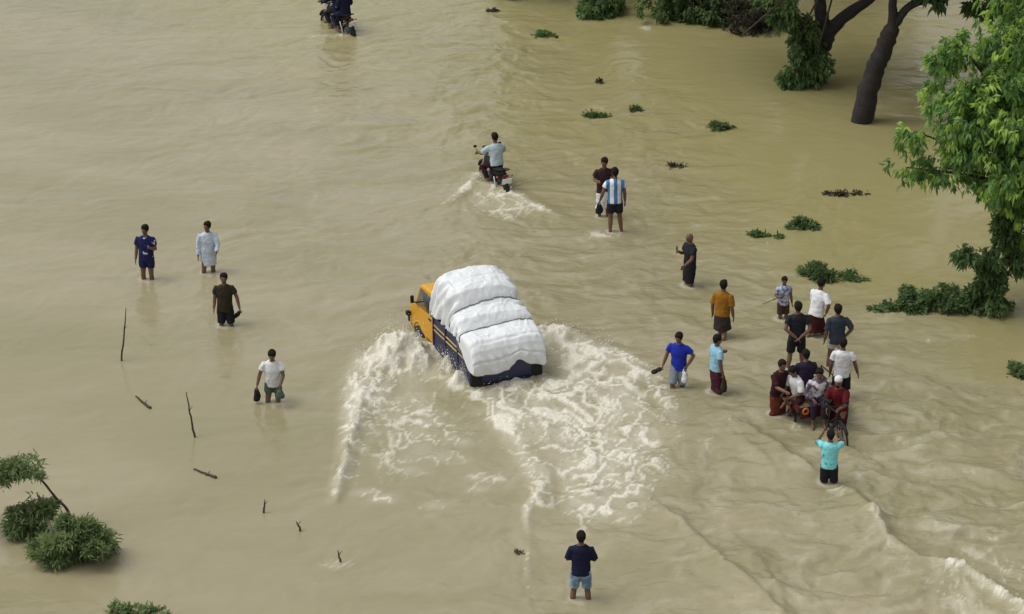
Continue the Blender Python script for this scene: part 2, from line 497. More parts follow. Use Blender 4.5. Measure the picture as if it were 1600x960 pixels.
    # splashes thrown up by the wheels
    for (px, py, rx, ry, h, sd_) in ((630, 556, .55, .55, .46, 1), (604, 566, .45, .5, .30, 2), (655, 574, .4, .4, .22, 3), (700, 582, .22, .42, .34, 4), (722, 598, .22, .4, .30, 5), (712, 606, .3, .4, .16, 6),
                                     (868, 524, .6, .45, .20, 7), (800, 600, .5, .3, .10, 8)):
        p = at(px, py)
        e = ((X - p.x) / rx) ** 2 + ((Y - p.y) / ry) ** 2
        bl = np.exp(-e * 1.1)
        Z += .85 * bl * h * (.35 + .75 * np.clip(.5 + fbm(X * 3.2 + sd_ * 7, Y * 2.4, 3) * 1.5, 0, 1.4) + .55 * fbm(X * 8 + sd_, Y * 6, 4, .65))
        put(sstep(.25, .85, bl * (.50 + .75 * clot) + .55 * (l3 - .45)) * (.82 + .25 * l3))
    # road edge standing line below the truck
    d, wd, st, sg = stroke(X, Y, polyw([(838, 775, .16, 1.0), (825, 795, .14, 1.0), (822, 812, .12, .7), (826, 840, .09, .35), (824, 880, .1, .45), (826, 915, .09, .35), (823, 960, .08, .3)]))
    put(froth(np.clip(1.2 - (d + jag * .12) / wd, 0, 1) * st, .3)); Z += np.clip(1 - d / .3, 0, 1) * .04 * st
    # scattered flecks left of the wake
    for px, py, r in ((690, 715, .35), (760, 748, .30), (640, 735, .3), (720, 690, .3), (600, 780, .25), (680, 790, .22), (745, 765, .22), (570, 770, .25)):
        p = at(px, py); e = np.hypot((X - p.x) / 1.5, Y - p.y) / r
        put(froth(np.clip(1 - e * .6, 0, 1) * .72, .25))
    # --- motorcycle wake
    d, wd, st, sg = stroke(X, Y, polyw([(752, 290, .2, .9), (790, 300, .35, .9), (825, 318, .35, .8), (870, 338, .2, .5)]))
    put(froth(np.clip(1.15 - (d + jag * .2) / wd, 0, 1) * st, .3) * .9); Z += np.clip(1 - d / .5, 0, 1) * .07 * st
    d, wd, st, sg = stroke(X, Y, polyw([(744, 274, .16, 1.0), (733, 292, .2, .95), (716, 306, .18, .75), (692, 320, .16, .45)]))
    put(froth(np.clip(1.15 - (d + jag * .12) / wd, 0, 1) * st, .3) * .8); Z += np.clip(1 - d / .35, 0, 1) * .06 * st
    D = inside(X, Y, [(742, 288), (800, 292), (858, 332), (800, 348), (715, 332)]) + jag * .6
    put(froth(sstep(-.3, .7, D) * .78, .3) * .8)
    p = at(522, 56); put(froth(np.clip(1 - np.hypot((X - p.x) / .9, (Y - p.y) / .35), 0, 1) * .95, .3) * .7)
    p = at(490, 58); put(froth(np.clip(1 - np.hypot((X - p.x) / 1.4, (Y - p.y) / .3), 0, 1) * .7, .3) * .5)
    # --- the current breaking over the road's edge, lower right
    def crest(pts, amp, wl_, wr_, fo):
        amp *= 1.8
        nonlocal Z
        d, wd, st, sg = stroke(X, Y, polyw(pts))
        d = d + np.where(sg > 0, 0, 0) + jag * .25 * np.where(d < 1, 1, 0)
        d = np.maximum(d, 0)
        Z += st * amp * np.where(sg > 0, np.exp(-d / wr_), np.exp(-d / wl_))
        if fo: put(froth(np.clip(1.1 - (d + jag * .3) / (wd), 0, 1) * st * fo, .35))
    crest([(1120, 640, .2, .2), (1200, 690, .2, .5), (1260, 735, .2, .7), (1330, 772, .22, .8), (1370, 815, .22, .9), (1385, 850, .25, 1), (1440, 885, .25, 1.1), (1510, 905, .35, 1.1), (1560, 935, .45, 1.1), (1610, 975, .5, 1.1)], .15, .7, .16, .0)
    crest([(1470, 895, .22, .8), (1510, 905, .25, 1.0), (1560, 935, .3, 1.0), (1610, 975, .4, 1.0)], .03, .4, .1, .92)
    crest([(1362, 805, .18, .5), (1378, 830, .18, .8), (1382, 855, .16, .6)], .02, .4, .1, .85)
    crest([(1060, 815, .12, .8), (1100, 850, .12, .7), (1130, 885, .12, .8), (1190, 930, .12, .8), (1230, 975, .12, .8)], .09, .5, .14, .35)
    crest([(1160, 850, .1, .3), (1190, 880, .1, .6), (1220, 935, .1, .7), (1240, 965, .1, .6)], .06, .4, .14, .2)
    crest([(1420, 585, .2, .5), (1480, 610, .2, .8), (1540, 625, .2, .6), (1600, 645, .2, .4)], .05, .4, .2, .0)
    crest([(1160, 690, .15, .4), (1195, 720, .15, .7), (1210, 745, .15, .4)], .05, .5, .15, .0)
    # rings and small wakes round the legs
    for p_, d_, t_ in SPOT.values():
        Z *= 1 - .92 * np.exp(-(((X - p_.x) ** 2 + (Y - p_.y) ** 2) / .30))
    for p_, d_, t_ in SPOT.values():
        dx_, dy_ = X - p_.x, Y - p_.y
        m_ = (np.abs(dx_) < 2) & (np.abs(dy_) < 2)
        r_ = np.hypot(dx_[m_], dy_[m_])
        Z[m_] += .010 * np.cos(r_ * 15) * np.exp(-r_ * 1.7) * sstep(2, 1.2, r_)
        foam[m_] = np.maximum(foam[m_], .42 * np.exp(-((r_ - .17) / .07) ** 2) * (.3 + clot[m_]) * np.clip(T[m_] + .35, 0, 1))
    # whitish riffle patches
    for px, py, rx, ry, s_ in ((1560, 895, 1.2, 1.2, .62), (1500, 930, 1.0, .8, .6), (1305, 770, .25, .3, .8), (1125, 660, .5, .25, .62), (1150, 650, .25, .25, .75), (1195, 645, .6, .5, .55), (1100, 690, .3, .2, .5), (1100, 700, .4, .3, .5),
                               (1590, 735, .5, .4, .6), (1180, 640, .3, .25, .6), (940, 368, .55, .30, .78), (966, 366, .25, .25, .8), (1075, 449, .35, .25, .6), (905, 940, .5, .3, .5), (1400, 490, 1.3, .4, .45), (1500, 525, .5, .2, .6), (1440, 530, .7, .25, .55),
                               (1010, 42, .3, .8, .65), (525, 882, .4, .2, .75), (1225, 350, 1.0, .4, .45), (1180, 380, 1.2, .3, .42), (830, 100, .8, .3, .42), (640, 480, .6, .3, .2), (1330, 655, .4, .3, .5), (1240, 665, .5, .3, .55), (920, 170, 1.6, .35, .45), (1080, 200, 1.2, .3, .4),
                               (1000, 345, .8, .3, .4), (1120, 530, .5, .3, .5), (1060, 610, .5, .3, .5)):
        p = at(px, py); e = np.hypot((X - p.x) / rx, (Y - p.y) / ry / 1.4)
        put(froth(np.clip(1.1 - e * .8, 0, 1) * s_ * .9, .3) * .62)
    # rough water on the right throws small flecks of its own
    put(froth(np.clip(T - .55, 0, .6) * .75 * patch) * .30)
    str_ = fbm((X + wx * 1.5) * .9 + 61, (Y + wy * 1.5) * 1.9 + 5, 4)
    foam = np.maximum(foam, np.clip(T - .15, 0, 1) * (.24 * sstep(.02, .5, str_) + .14 * sstep(.15, .5, n2)))
    foam = np.clip(foam, 0, 1)
    Z += foam * (.012 * clot + .008 * lace + .014 * l3)
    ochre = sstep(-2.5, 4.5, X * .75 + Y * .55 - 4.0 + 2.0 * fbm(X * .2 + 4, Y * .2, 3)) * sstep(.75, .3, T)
    Z *= near
    # keep the water from standing over the ends of the sheet
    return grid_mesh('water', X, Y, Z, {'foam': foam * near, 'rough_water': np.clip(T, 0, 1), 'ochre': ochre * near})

water = make_water()
tag(water, 'muddy brown flood water covering the road and fields', 'water', kind='structure')
wm = bpy.data.materials.new('flood_water'); wm.use_nodes = True
n, l = wm.node_tree.nodes, wm.node_tree.links
b = n['Principled BSDF']
tc = n.new('ShaderNodeTexCoord')
fa = n.new('ShaderNodeAttribute'); fa.attribute_name = 'foam'
ra = n.new('ShaderNodeAttribute'); ra.attribute_name = 'rough_water'
mp = n.new('ShaderNodeMapping'); mp.inputs['Scale'].default_value = (0.12, 0.3, 1)
l.new(tc.outputs['Object'], mp.inputs[0])
sz = n.new('ShaderNodeTexNoise'); sz.inputs['Scale'].default_value = 1.0; sz.inputs['Detail'].default_value = 6; sz.inputs['Distortion'].default_value = 0.8
l.new(mp.outputs[0], sz.inputs['Vector'])
silt = n.new('ShaderNodeValToRGB')
silt.color_ramp.elements[0].position = 0.3; silt.color_ramp.elements[0].color = (0.244, 0.222, 0.120, 1)
silt.color_ramp.elements[1].position = 0.7; silt.color_ramp.elements[1].color = (0.318, 0.280, 0.176, 1)
l.new(sz.outputs['Fac'], silt.inputs[0])
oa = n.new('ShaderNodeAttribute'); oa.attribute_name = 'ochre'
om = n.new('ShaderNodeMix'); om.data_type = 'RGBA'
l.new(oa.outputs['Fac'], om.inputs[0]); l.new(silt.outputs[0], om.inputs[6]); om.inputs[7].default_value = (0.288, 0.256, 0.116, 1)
# fine break-up of the foam
fz = n.new('ShaderNodeTexNoise'); fz.inputs['Scale'].default_value = 9.0; fz.inputs['Detail'].default_value = 5
l.new(tc.outputs['Object'], fz.inputs['Vector'])
f1 = n.new('ShaderNodeMath'); f1.operation = 'MULTIPLY_ADD'; f1.inputs[1].default_value = 0.8; f1.inputs[2].default_value = -0.40
l.new(fz.outputs['Fac'], f1.inputs[0])
f2 = n.new('ShaderNodeMath'); f2.operation = 'MULTIPLY'; l.new(f1.outputs[0], f2.inputs[0]); l.new(fa.outputs['Fac'], f2.inputs[1])
f3 = n.new('ShaderNodeMath'); f3.operation = 'ADD'; f3.use_clamp = True; l.new(f2.outputs[0], f3.inputs[0]); l.new(fa.outputs['Fac'], f3.inputs[1])
fm = n.new('ShaderNodeMix'); fm.data_type = 'RGBA'
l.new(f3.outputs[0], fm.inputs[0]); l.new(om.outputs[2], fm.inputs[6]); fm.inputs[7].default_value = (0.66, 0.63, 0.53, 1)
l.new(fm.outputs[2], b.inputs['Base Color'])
rr = n.new('ShaderNodeMapRange'); rr.inputs['To Min'].default_value = 0.10; rr.inputs['To Max'].default_value = 0.8
l.new(f3.outputs[0], rr.inputs['Value']); l.new(rr.outputs[0], b.inputs['Roughness'])
b.inputs['IOR'].default_value = 1.38
mp2 = n.new('ShaderNodeMapping'); mp2.inputs['Scale'].default_value = (1.0, 1.5, 1)
l.new(tc.outputs['Object'], mp2.inputs[0])
bz = n.new('ShaderNodeTexNoise'); bz.inputs['Scale'].default_value = 3.5; bz.inputs['Detail'].default_value = 6; bz.inputs['Distortion'].default_value = 0.6
l.new(mp2.outputs[0], bz.inputs['Vector'])
bs = n.new('ShaderNodeMapRange'); bs.inputs['To Min'].default_value = 0.06; bs.inputs['To Max'].default_value = 0.8
l.new(ra.outputs['Fac'], bs.inputs['Value'])
bp = n.new('ShaderNodeBump'); bp.inputs['Distance'].default_value = 0.05
bsm = n.new('ShaderNodeMath'); bsm.operation = 'MAXIMUM'; l.new(bs.outputs[0], bsm.inputs[0]); l.new(f3.outputs[0], bsm.inputs[1])
bsz = n.new('ShaderNodeMath'); bsz.operation = 'MULTIPLY_ADD'; l.new(fz.outputs['Fac'], bsz.inputs[0]); l.new(f3.outputs[0], bsz.inputs[1]); l.new(bz.outputs['Fac'], bsz.inputs[2])
l.new(bsm.outputs[0], bp.inputs['Strength']); l.new(bsz.outputs[0], bp.inputs['Height']); l.new(bp.outputs[0], b.inputs['Normal'])
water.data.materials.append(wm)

# ------------------------------------------------------------------ vegetation
def foliage(name, clumps, n_clusters, per, L, W, material, parent, seed, droop=0.5, young=0.0, spread=0.9, shell=0.45, lo=0.0, hi=0.75, keep_above=0.0, tufts=12, tsig=.20):
    rs = np.random.RandomState(seed)
    C = np.array([tuple(c) for c, r in clumps]); RR = np.array([r if hasattr(r, '__len__') else (r, r, r) for c, r in clumps], float)
    w = (RR.prod(1)) ** (2 / 3.); w /= w.sum()
    k = rs.choice(len(C), n_clusters, p=w)
    # every clump breaks up into tufts of its own: an uneven outline with gaps
    tv = rs.normal(size=(len(C), tufts, 3)); tv /= np.linalg.norm(tv, axis=2)[..., None]
    tr_ = rs.rand(len(C), tufts) ** shell * 1.05
    tt_ = rs.randint(0, tufts, n_clusters)
    off = tv[k, tt_] * tr_[k, tt_][:, None] + rs.normal(size=(n_clusters, 3)) * tsig
    pos = C[k] + off * RR[k]
    v = off / (np.linalg.norm(off, axis=1)[:, None] + 1e-6)
    ax = v * .8 + rs.normal(size=(n_clusters, 3)) * .45 + np.array([0, 0, -droop * .6])
    tint = lo + (hi - lo) * np.clip(rs.rand(n_clusters) * .5 + .5 * rs.rand(len(C), tufts)[k, tt_], 0, 1)
    yg = rs.rand(n_clusters) < young
    tint[yg] = .8 + .2 * rs.rand(yg.sum())
    P = np.repeat(pos, per, 0); A = np.repeat(ax, per, 0); TT = np.repeat(tint, per) + rs.normal(size=n_clusters * per) * .06
    N = len(P)
    d = A + rs.normal(size=(N, 3)) * spread + np.array([0, 0, -droop]); d /= np.linalg.norm(d, axis=1)[:, None]
    side = np.cross(d, rs.normal(size=(N, 3)) * .6 + np.array([0, 0, 1.0])); side /= np.linalg.norm(side, axis=1)[:, None] + 1e-9
    up = np.cross(side, d)
    ln = L * (.65 + .7 * rs.rand(N))[:, None]; wd = W * (.7 + .6 * rs.rand(N))[:, None]
    base = P + rs.normal(size=(N, 3)) * L * .22
    mid = base + d * ln * .45
    lf = mid + side * wd + up * wd * .35; rt = mid - side * wd + up * wd * .35
    tip = base + d * ln + np.array([0, 0, -1]) * ln * .12 * (1 + droop)
    co = np.stack([base, lf, tip, rt], 1)
    ok = co[..., 2].max(1) > keep_above
    co = co[ok]; TT = np.clip(TT[ok], 0, 1); N = len(co)
    me = bpy.data.meshes.new(name)
    me.vertices.add(N * 4); me.vertices.foreach_set('co', co.astype(np.float32).ravel())
    i = np.arange(N) * 4
    tri = np.stack([np.stack([i, i + 1, i + 2], 1), np.stack([i, i + 2, i + 3], 1)], 1).reshape(-1, 3)
    me.loops.add(len(tri) * 3); me.loops.foreach_set('vertex_index', tri.astype(np.int32).ravel())
    me.polygons.add(len(tri)); me.polygons.foreach_set('loop_start', np.arange(0, len(tri) * 3, 3, dtype=np.int32))
    me.update(calc_edges=True)
    t = me.attributes.new('tint', 'FLOAT', 'POINT'); t.data.foreach_set('value', np.repeat(TT, 4).astype(np.float32))
    o = bpy.data.objects.new(name, me); COL.objects.link(o); me.materials.append(M[material]); o.parent = parent
    return o

def rough_tube(pts, rads, seed, wob=0.06, sub=6, n=9):
    """points resampled along a smooth, slightly wandering line"""
    rnd = random.Random(seed)
    pts = [Vector(p) for p in pts]
    E = [pts[0] * 2 - pts[1]] + pts + [pts[-1] * 2 - pts[-2]]
    P, Q = [], []
    for i in range(len(pts) - 1):
        p0, p1, p2, p3 = E[i:i + 4]
        for k in range(sub):
            t = k / sub
            c = .5 * ((2 * p1) + (p2 - p0) * t + (2 * p0 - 5 * p1 + 4 * p2 - p3) * t * t + (3 * p1 - p0 - 3 * p2 + p3) * t ** 3)
            r_ = rads[i] + (rads[i + 1] - rads[i]) * t
            j = Vector((rnd.uniform(-1, 1), rnd.uniform(-1, 1), 0)) * min(wob * r_, .05)
            P.append(c + j); Q.append(r_ * rnd.uniform(.94, 1.06))
    P.append(pts[-1]); Q.append(rads[-1])
    return P, Q

def limb(parent, name, pts, rads, seed, material='bark', wob=.12, n=11):
    P, Q = rough_tube(pts, rads, seed, wob)
    return MB().tube(P, Q, n).build(name, material, parent)

def local(o, p): return Vector(p) - o.location

def tree(label, base, trunk, limbs, clumps, n_cl, per, L, W, leaf, seed, droop=.6, young=0., group=None, trunk_r=(.2, .15)):
    t = empty('tree', base)
    tag(t, label, 'tree', group)
    tp = [Vector((0, 0, -.7))] + [local(t, p) for p in trunk]
    rr_ = [trunk_r[0] * 1.15] + list(np.linspace(trunk_r[0], trunk_r[1], len(trunk)))
    limb(t, 'trunk', tp, rr_, seed)
    for i, (pts, r0, r1) in enumerate(limbs):
        limb(t, 'limb', [local(t, p) for p in pts], list(np.linspace(r0, r1, len(pts))), seed + 10 + i, n=7)
    foliage('crown', [(local(t, c), r) for c, r in clumps], n_cl, per, L, W, leaf, t, seed, droop=droop, young=young)
    return t

# tree on the right edge: bright drooping crown
base = at(1640, 462)
YT = base.y
PX = 1 / 61.0
cl = []
for px, py, dy, r in ((1585, 55, 0, 58), (1515, 88, -.3, 36), (1560, 128, -.6, 55), (1472, 98, -.3, 24), (1476, 146, -.5, 30), (1535, 185, -1.0, 58), (1430, 206, -.6, 26), (1492, 222, -.7, 46), (1418, 262, -.4, 22),
                      (1474, 262, -.6, 32), (1560, 245, -1.0, 60), (1600, 170, -.8, 60), (1540, 285, -.3, 32), (1595, 315, -.5, 46), (1585, 372, .1, 26),
                      (1660, 40, .3, 80), (1670, 150, -1.2, 90), (1660, 260, -1.0, 80), (1760, 60, .5, 95), (1770, 180, -.8, 95), (1740, 280, .2, 80), (1640, 130, 1.5, 60), (1710, 200, 1.8, 70), (1640, -40, .4, 80), (1740, -30, .5, 80)):
    rr_ = r * PX
    cl.append((at_y(px, py, YT + dy), (rr_ * 1.1, rr_ * 1.15, rr_ * .78)))
fork = at_y(1662, 330, YT)
lims = []
for i, (c, r) in enumerate(cl):
    midp = fork.lerp(c, .5) + Vector((0, 0, .25))
    lims.append(([fork, midp, c], .07, .018))
tree('tree with a bright green drooping crown reaching in from the edge beside the flood', base, [base, at_y(1655, 400, YT), fork], lims, cl, 4600, 10, .18, .034, 'leaf_bright', 3, droop=.8, young=.42, trunk_r=(.22, .15))

# leafy growth hanging and fallen below that tree
def plant(name, label, cat, base, stems, clumps, n_cl, per, L, W, leaf, seed, droop=.3, group=None, **k):
    t = empty(name, base); tag(t, label, cat, group)
    for i, (pts, r0, r1) in enumerate(stems):
        limb(t, 'stem', [local(t, p) for p in pts], list(np.linspace(r0, r1, len(pts))), seed + i, 'stick', n=6)
    foliage('foliage', [(local(t, c), r) for c, r in clumps], n_cl, per, L, W, leaf, t, seed, droop=droop, **k)
    return t

b1 = at(1535, 484)
yb = b1.y
plant('climber', 'dark leafy climber standing upright out of the water at the end of a fallen branch', 'climber', b1,
      [([b1 + Vector((0, 0, -.6)), at_y(1548, 440, yb), at_y(1570, 370, yb + .3)], .07, .03), ([at_y(1548, 440, yb), at_y(1515, 400, yb)], .03, .01)],
      [(at_y(1545, 462, yb), (.42, .4, .38)), (at_y(1545, 428, yb), (.30, .3, .35)), (at_y(1556, 396, yb + .1), (.26, .3, .3)), (at_y(1515, 400, yb - .1), (.36, .3, .16)), (at_y(1575, 365, yb + .3), (.25, .3, .35)), (at_y(1590, 405, yb + .2), (.2, .2, .3)), (at_y(1580, 335, yb + .3), (.3, .3, .35))],
      620, 8, .16, .036, 'leaf_mid', 21, droop=.6, young=.0)
b2 = at(1490, 484)
plant('fallen_branch', 'long fallen leafy branch trailing in the water out from the climber', 'branch', b2,
      [([at(1545, 478, .1), at(1470, 478, .12), at(1370, 486, .02)], .04, .012)],
      [(at(1515, 474, .12), (.55, .5, .26)), (at(1470, 474, .1), (.5, .4, .2)), (at(1425, 474, .08), (.38, .35, .15)), (at(1392, 480, .05), (.3, .2, .07)), (at(1487, 462, .15), (.2, .3, .22)), (at(1425, 458, .12), (.2, .2, .12)), (at(1368, 486, .03), (.2, .1, .04))],
      760, 8, .13, .034, 'leaf_dark', 22, droop=.1, lo=.15, hi=.95)

# the two trees at the top right: dark trunks, crowns above the picture
tb = at(1345, 190)
ya = tb.y
fa_ = at_y(1393, 45, ya)
clA = [(Vector((tb.x + dx, ya + dy, z)), (r, r, r * .62)) for dx, dy, z, r in ((-.6, .2, 6.4, 1.5), (1.6, .4, 6.2, 1.6), (3.0, 1.0, 6.8, 1.6), (.6, 2.0, 7.4, 1.9), (2.6, -.6, 5.4, .9), (4.2, .4, 5.2, 1.0), (1.2, -1.2, 7.0, 1.5))]
clA += [(at_y(1535, 12, ya), (.5, .4, .28)), (at_y(1575, 22, ya), (.4, .4, .26)), (at_y(1590, 0, ya), (.5, .4, .3)), (at_y(1470, -8, ya), (.5, .4, .2))]
tree('leaning bare dark trunk rising from grey water, its crown above', tb, [tb, at_y(1363, 120, ya), at_y(1380, 80, ya), fa_],
     [([fa_, at_y(1395, 10, ya), at_y(1385, -60, ya), clA[0][0]], .15, .05), ([fa_, at_y(1425, 8, ya), at_y(1500, -25, ya), clA[1][0]], .14, .05), ([at_y(1500, -25, ya), at_y(1540, 10, ya), at_y(1585, 25, ya)], .04, .012),
      ([at_y(1385, -60, ya), clA[3][0]], .07, .03), ([at_y(1500, -25, ya), clA[2][0]], .07, .03), ([at_y(1500, -25, ya), clA[5][0]], .05, .02), ([at_y(1385, -60, ya), clA[6][0]], .05, .02), ([at_y(1500, -25, ya), clA[4][0]], .05, .02)],
     clA, 2600, 8, .24, .06, 'leaf_dark', 41, droop=.5, trunk_r=(.30, .22))
# branches
tb2 = at(1262, 128)
y2 = tb2.y
f2_ = at_y(1290, 55, y2)
clB = [(Vector((tb2.x + dx, y2 + dy, z)), (r, r, r * .62)) for dx, dy, z, r in ((-2.2, .5, 5.6, 1.5), (-.6, -.4, 6.2, 1.6), (.8, .6, 7.2, 1.8), (-3.6, 1.6, 6.2, 1.5), (-1.6, 2.4, 7.2, 1.9), (1.8, 2.0, 7.6, 1.7))]
tB = tree('forked dark tree wrapped in hanging green creeper', tb2, [tb2, at_y(1270, 95, y2), f2_],
     [([f2_, at_y(1320, 25, y2), at_y(1365, -8, y2), at_y(1400, -70, y2), clB[2][0]], .22, .06), ([f2_, at_y(1283, 20, y2), at_y(1275, -40, y2), clB[1][0]], .26, .06), ([at_y(1275, -40, y2), clB[0][0]], .10, .04), ([at_y(1275, -40, y2), clB[4][0]], .1, .04), ([clB[0][0], clB[3][0]], .06, .03), ([at_y(1400, -70, y2), clB[5][0]], .07, .03)],
     clB, 2600, 8, .22, .06, 'leaf_dark', 51, droop=.5, trunk_r=(.42, .30))
foliage('creeper', [(local(tB, at_y(px, py, y2 - .45)), r) for px, py, r in ((1252, 112, (.42, .3, .42)), (1268, 85, (.40, .3, .45)), (1245, 75, (.28, .3, .4)), (1262, 45, (.36, .3, .5)), (1238, 128, (.36, .3, .14)), (1285, 100, (.22, .25, .35)), (1225, 20, (.4, .4, .45)), (1225, 122, (.2, .2, .08)))],
        1000, 8, .15, .04, 'leaf_mid', tB, 52, droop=.9)
for i, pts in enumerate((((1246, 70), (1262, 30), (1282, -10)), ((1278, 78), (1290, 35), (1302, -10)), ((1160, 55), (1195, 25), (1230, -5)))):
    MB().tube([local(tB, at_y(a, c, y2 - .7)) for a, c in pts], .028, 6).build('vine', 'stick', tB)

# bushes dipping into the water along the top
for (px, py, hw, hh, leaf, label, sd_) in (
        (940, 24, .75, .45, 'leaf_mid', 'small green bush at the water, leftmost of those along the top edge', 61),
        (1060, 32, 1.25, .85, 'leaf_mid', 'wide dark green bush dipping into the water between the small bush and the grey brush', 62),
        (1125, 36, .7, .55, 'leaf_dark', 'dark low bush in the water next to the grey dead brush', 63),
        (1175, 52, .8, .45, 'leaf_dead', 'grey brown dead brush lying in the water beside the creeper tree', 64),
        (1195, 40, .55, .75, 'leaf_mid', 'green bush with hanging sprays touching the creeper tree', 65)):
    p = at(px, py)
    q = lambda dx, dz, dy=0: p + Vector((dx, dy, dz))
    plant('bush', label, 'bush', p, [([p + Vector((0, .3, -.5)), q(hw * .3 * s, hh, .2), q(hw * .9 * s, hh * .9, 0)], .04, .012) for s in (-1, .2, 1)],
          [(q(-hw * .5, hh * .35), (hw * .55, .5, hh * .6)), (q(hw * .4, hh * .5, .2), (hw * .6, .6, hh * .75)), (q(0, hh * 1.2, .5), (hw * .8, .7, hh * .8)), (q(hw * .1, hh * .2, -.2), (hw * .5, .3, hh * .3))],
          520 if leaf != 'leaf_dead' else 260, 8, .16, .04 if leaf != 'leaf_dead' else .02, leaf, sd_, droop=.6, group='bushes along the top edge')

# trees beyond the top edge: seen only as their reflection in the water
for (x, y, h, sd_, label) in ((2.6, 27, 13, 71, 'far tree beyond the top edge, behind the small green bush'), (6.6, 30, 15, 72, 'far tree beyond the top edge, behind the dead brush'),
                              (11.0, 29, 14, 73, 'far tree beyond the top edge, behind the creeper tree'), (20.5, 24, 14, 74, 'far tree beyond the top right corner'), (19.5, 9, 9.5, 75, 'tree outside the frame behind the bright drooping crown')):
    p = Vector((x, y, 0)); rnd = random.Random(sd_)
    cc = [(p + Vector((rnd.uniform(-2.2, 2.2), rnd.uniform(-1.5, 1.5), h * (.10 + .88 * (i_ + rnd.random()) / 13))), rnd.uniform(1.6, 2.5)) for i_ in range(13)]
    tree(label, p, [p, p + Vector((.2, 0, h * .3)), p + Vector((0, .2, h * .55))], [([p + Vector((0, .1, h * .4)), c] , .1, .03) for c, r in cc],
         [(c, (r, r, r * .75)) for c, r in cc], 1700, 6, .48, .15, 'leaf_dark', sd_, group='trees beyond the top edge', trunk_r=(.3, .2))

# green drift: floating branches
for (px, py, hw, hl, hz, n_, leaf, label, sd_) in (
        (1289, 436, .62, .42, .20, 330, 'leaf_dark', 'largest floating leafy branch, just beyond the white-shirted wader', 81),
        (1247, 354, .32, .26, .17, 150, 'leaf_dark', 'compact floating clump of leaves beyond the bald man in black', 82),
        (1184, 369, .2, .12, .05, 40, 'leaf_dark', 'little scrap of floating weed beside a compact leaf clump', 83),
        (1128, 200, .36, .22, .10, 110, 'leaf_dark', 'floating leafy twig in smooth water halfway to the leaning trunk', 84),
        (932, 183, .38, .20, .07, 70, 'leaf_dark', 'thin floating tangle of dark twigs beyond the two men in shirts', 85),
        (992, 172, .16, .16, .08, 26, 'leaf_dark', 'tiny dark sprig floating next to a twig tangle', 86),
        (848, 57, .40, .26, .07, 80, 'leaf_mid', 'low floating green mat near the top edge', 87),
        (1316, 304, .44, .16, .03, 45, 'leaf_dead', 'half sunken brown drift in the smooth olive water', 88),
        (1594, 588, .3, .3, .22, 80, 'leaf_dark', 'dark leafy tip poking in at the edge over rough water', 89),
        (1052, 261, .2, .1, .03, 22, 'leaf_dead', 'faint brown scrap of drift below the leafy twig', 90),
        (1216, 372, .12, .08, .04, 12, 'leaf_dark', 'dark speck of drift between two floating leaf scraps', 91),
        (936, 130, .12, .1, .04, 12, 'leaf_dead', 'dark leaf scrap drifting far off over the rippled water', 92),
        (210, 962, .5, .3, .12, 120, 'leaf_shrub', 'leafy shrub tips just showing at the bottom edge', 93),
        (808, 866, .05, .06, .01, 3, 'leaf_dead', 'small brown scrap floating beside the thin foam line', 94),
        (770, 18, .14, .1, .04, 14, 'leaf_dead', 'small dark drift at the top edge near the far motorcycle', 95)):
    p = at(px, py)
    plant('floating_branch' if n_ > 60 else 'drift', label, 'floating plant', p,
          [([p + Vector((-hw * .9, .1, .01)), p + Vector((0, 0, .05)), p + Vector((hw * 1.15, -.05, .02))], .018, .008)],
          [(p + Vector((-hw * .3, 0, hz * .3)), (hw * .6, hl, hz * .7)), (p + Vector((hw * .5, 0, hz * .2)), (hw * .75, hl * .6, hz * .4)), (p + Vector((hw * .05, 0, hz * .6)), (hw * .35, hl * .5, hz * .6))],
          n_, 8, .12, .024, leaf, sd_, droop=.0, group='green drift on the flood', lo=.2, hi=1.0, tufts=5, tsig=.22)

# half drowned shrub in the lower left
s1 = at(112, 882)
plant('shrub', 'dense rounded green shrub standing in the water by the lower corner', 'shrub', s1,
      [([s1 + Vector((.0, .2, -.6)), s1 + Vector((.1, .1, .3)), s1 + Vector((.25, 0, .75))], .03, .01), ([s1 + Vector((.45, .2, .60)), s1 + Vector((.8, .1, .25))], .035, .025)] + [([s1 + Vector((dx * .4, .1, .1)), s1 + Vector((dx, .05, dz))], .014, .004) for dx, dz in ((-.75, .55), (-.4, .98), (.1, 1.02), (.45, 1.0), (.72, .78))],
      [(s1 + Vector((-.22, .2, .26)), (.46, .42, .30)), (s1 + Vector((.24, .2, .28)), (.48, .42, .34)), (s1 + Vector((0, .25, .46)), (.50, .42, .32)), (s1 + Vector((-.52, .1, .20)), (.24, .3, .20)), (s1 + Vector((.52, .2, .30)), (.22, .3, .26)), (s1 + Vector((.36, .2, .64)), (.18, .2, .20)), (s1 + Vector((-.05, .2, .70)), (.3, .2, .16))],
      1500, 8, .15, .014, 'leaf_shrub', 101, droop=.0, hi=1.0, tufts=7, tsig=.17)
s2 = at(52, 838)
plant('shrub', 'small dark shrub clump under the bare stick, behind the dense shrub', 'shrub', s2,
      [([s2 + Vector((.1, .1, -.6)), s2 + Vector((.1, 0, .4))], .03, .012)],
      [(s2 + Vector((-.14, .1, .34)), (.30, .3, .22)), (s2 + Vector((.16, .1, .56)), (.22, .25, .2)), (s2 + Vector((-.3, 0, .24)), (.20, .25, .16)), (s2 + Vector((.0, 0, .12)), (.22, .25, .1))],
      330, 8, .14, .018, 'leaf_shrub', 102, droop=.1, hi=.8, tufts=10, tsig=.24)
s3 = at(110, 830)
yy = s3.y
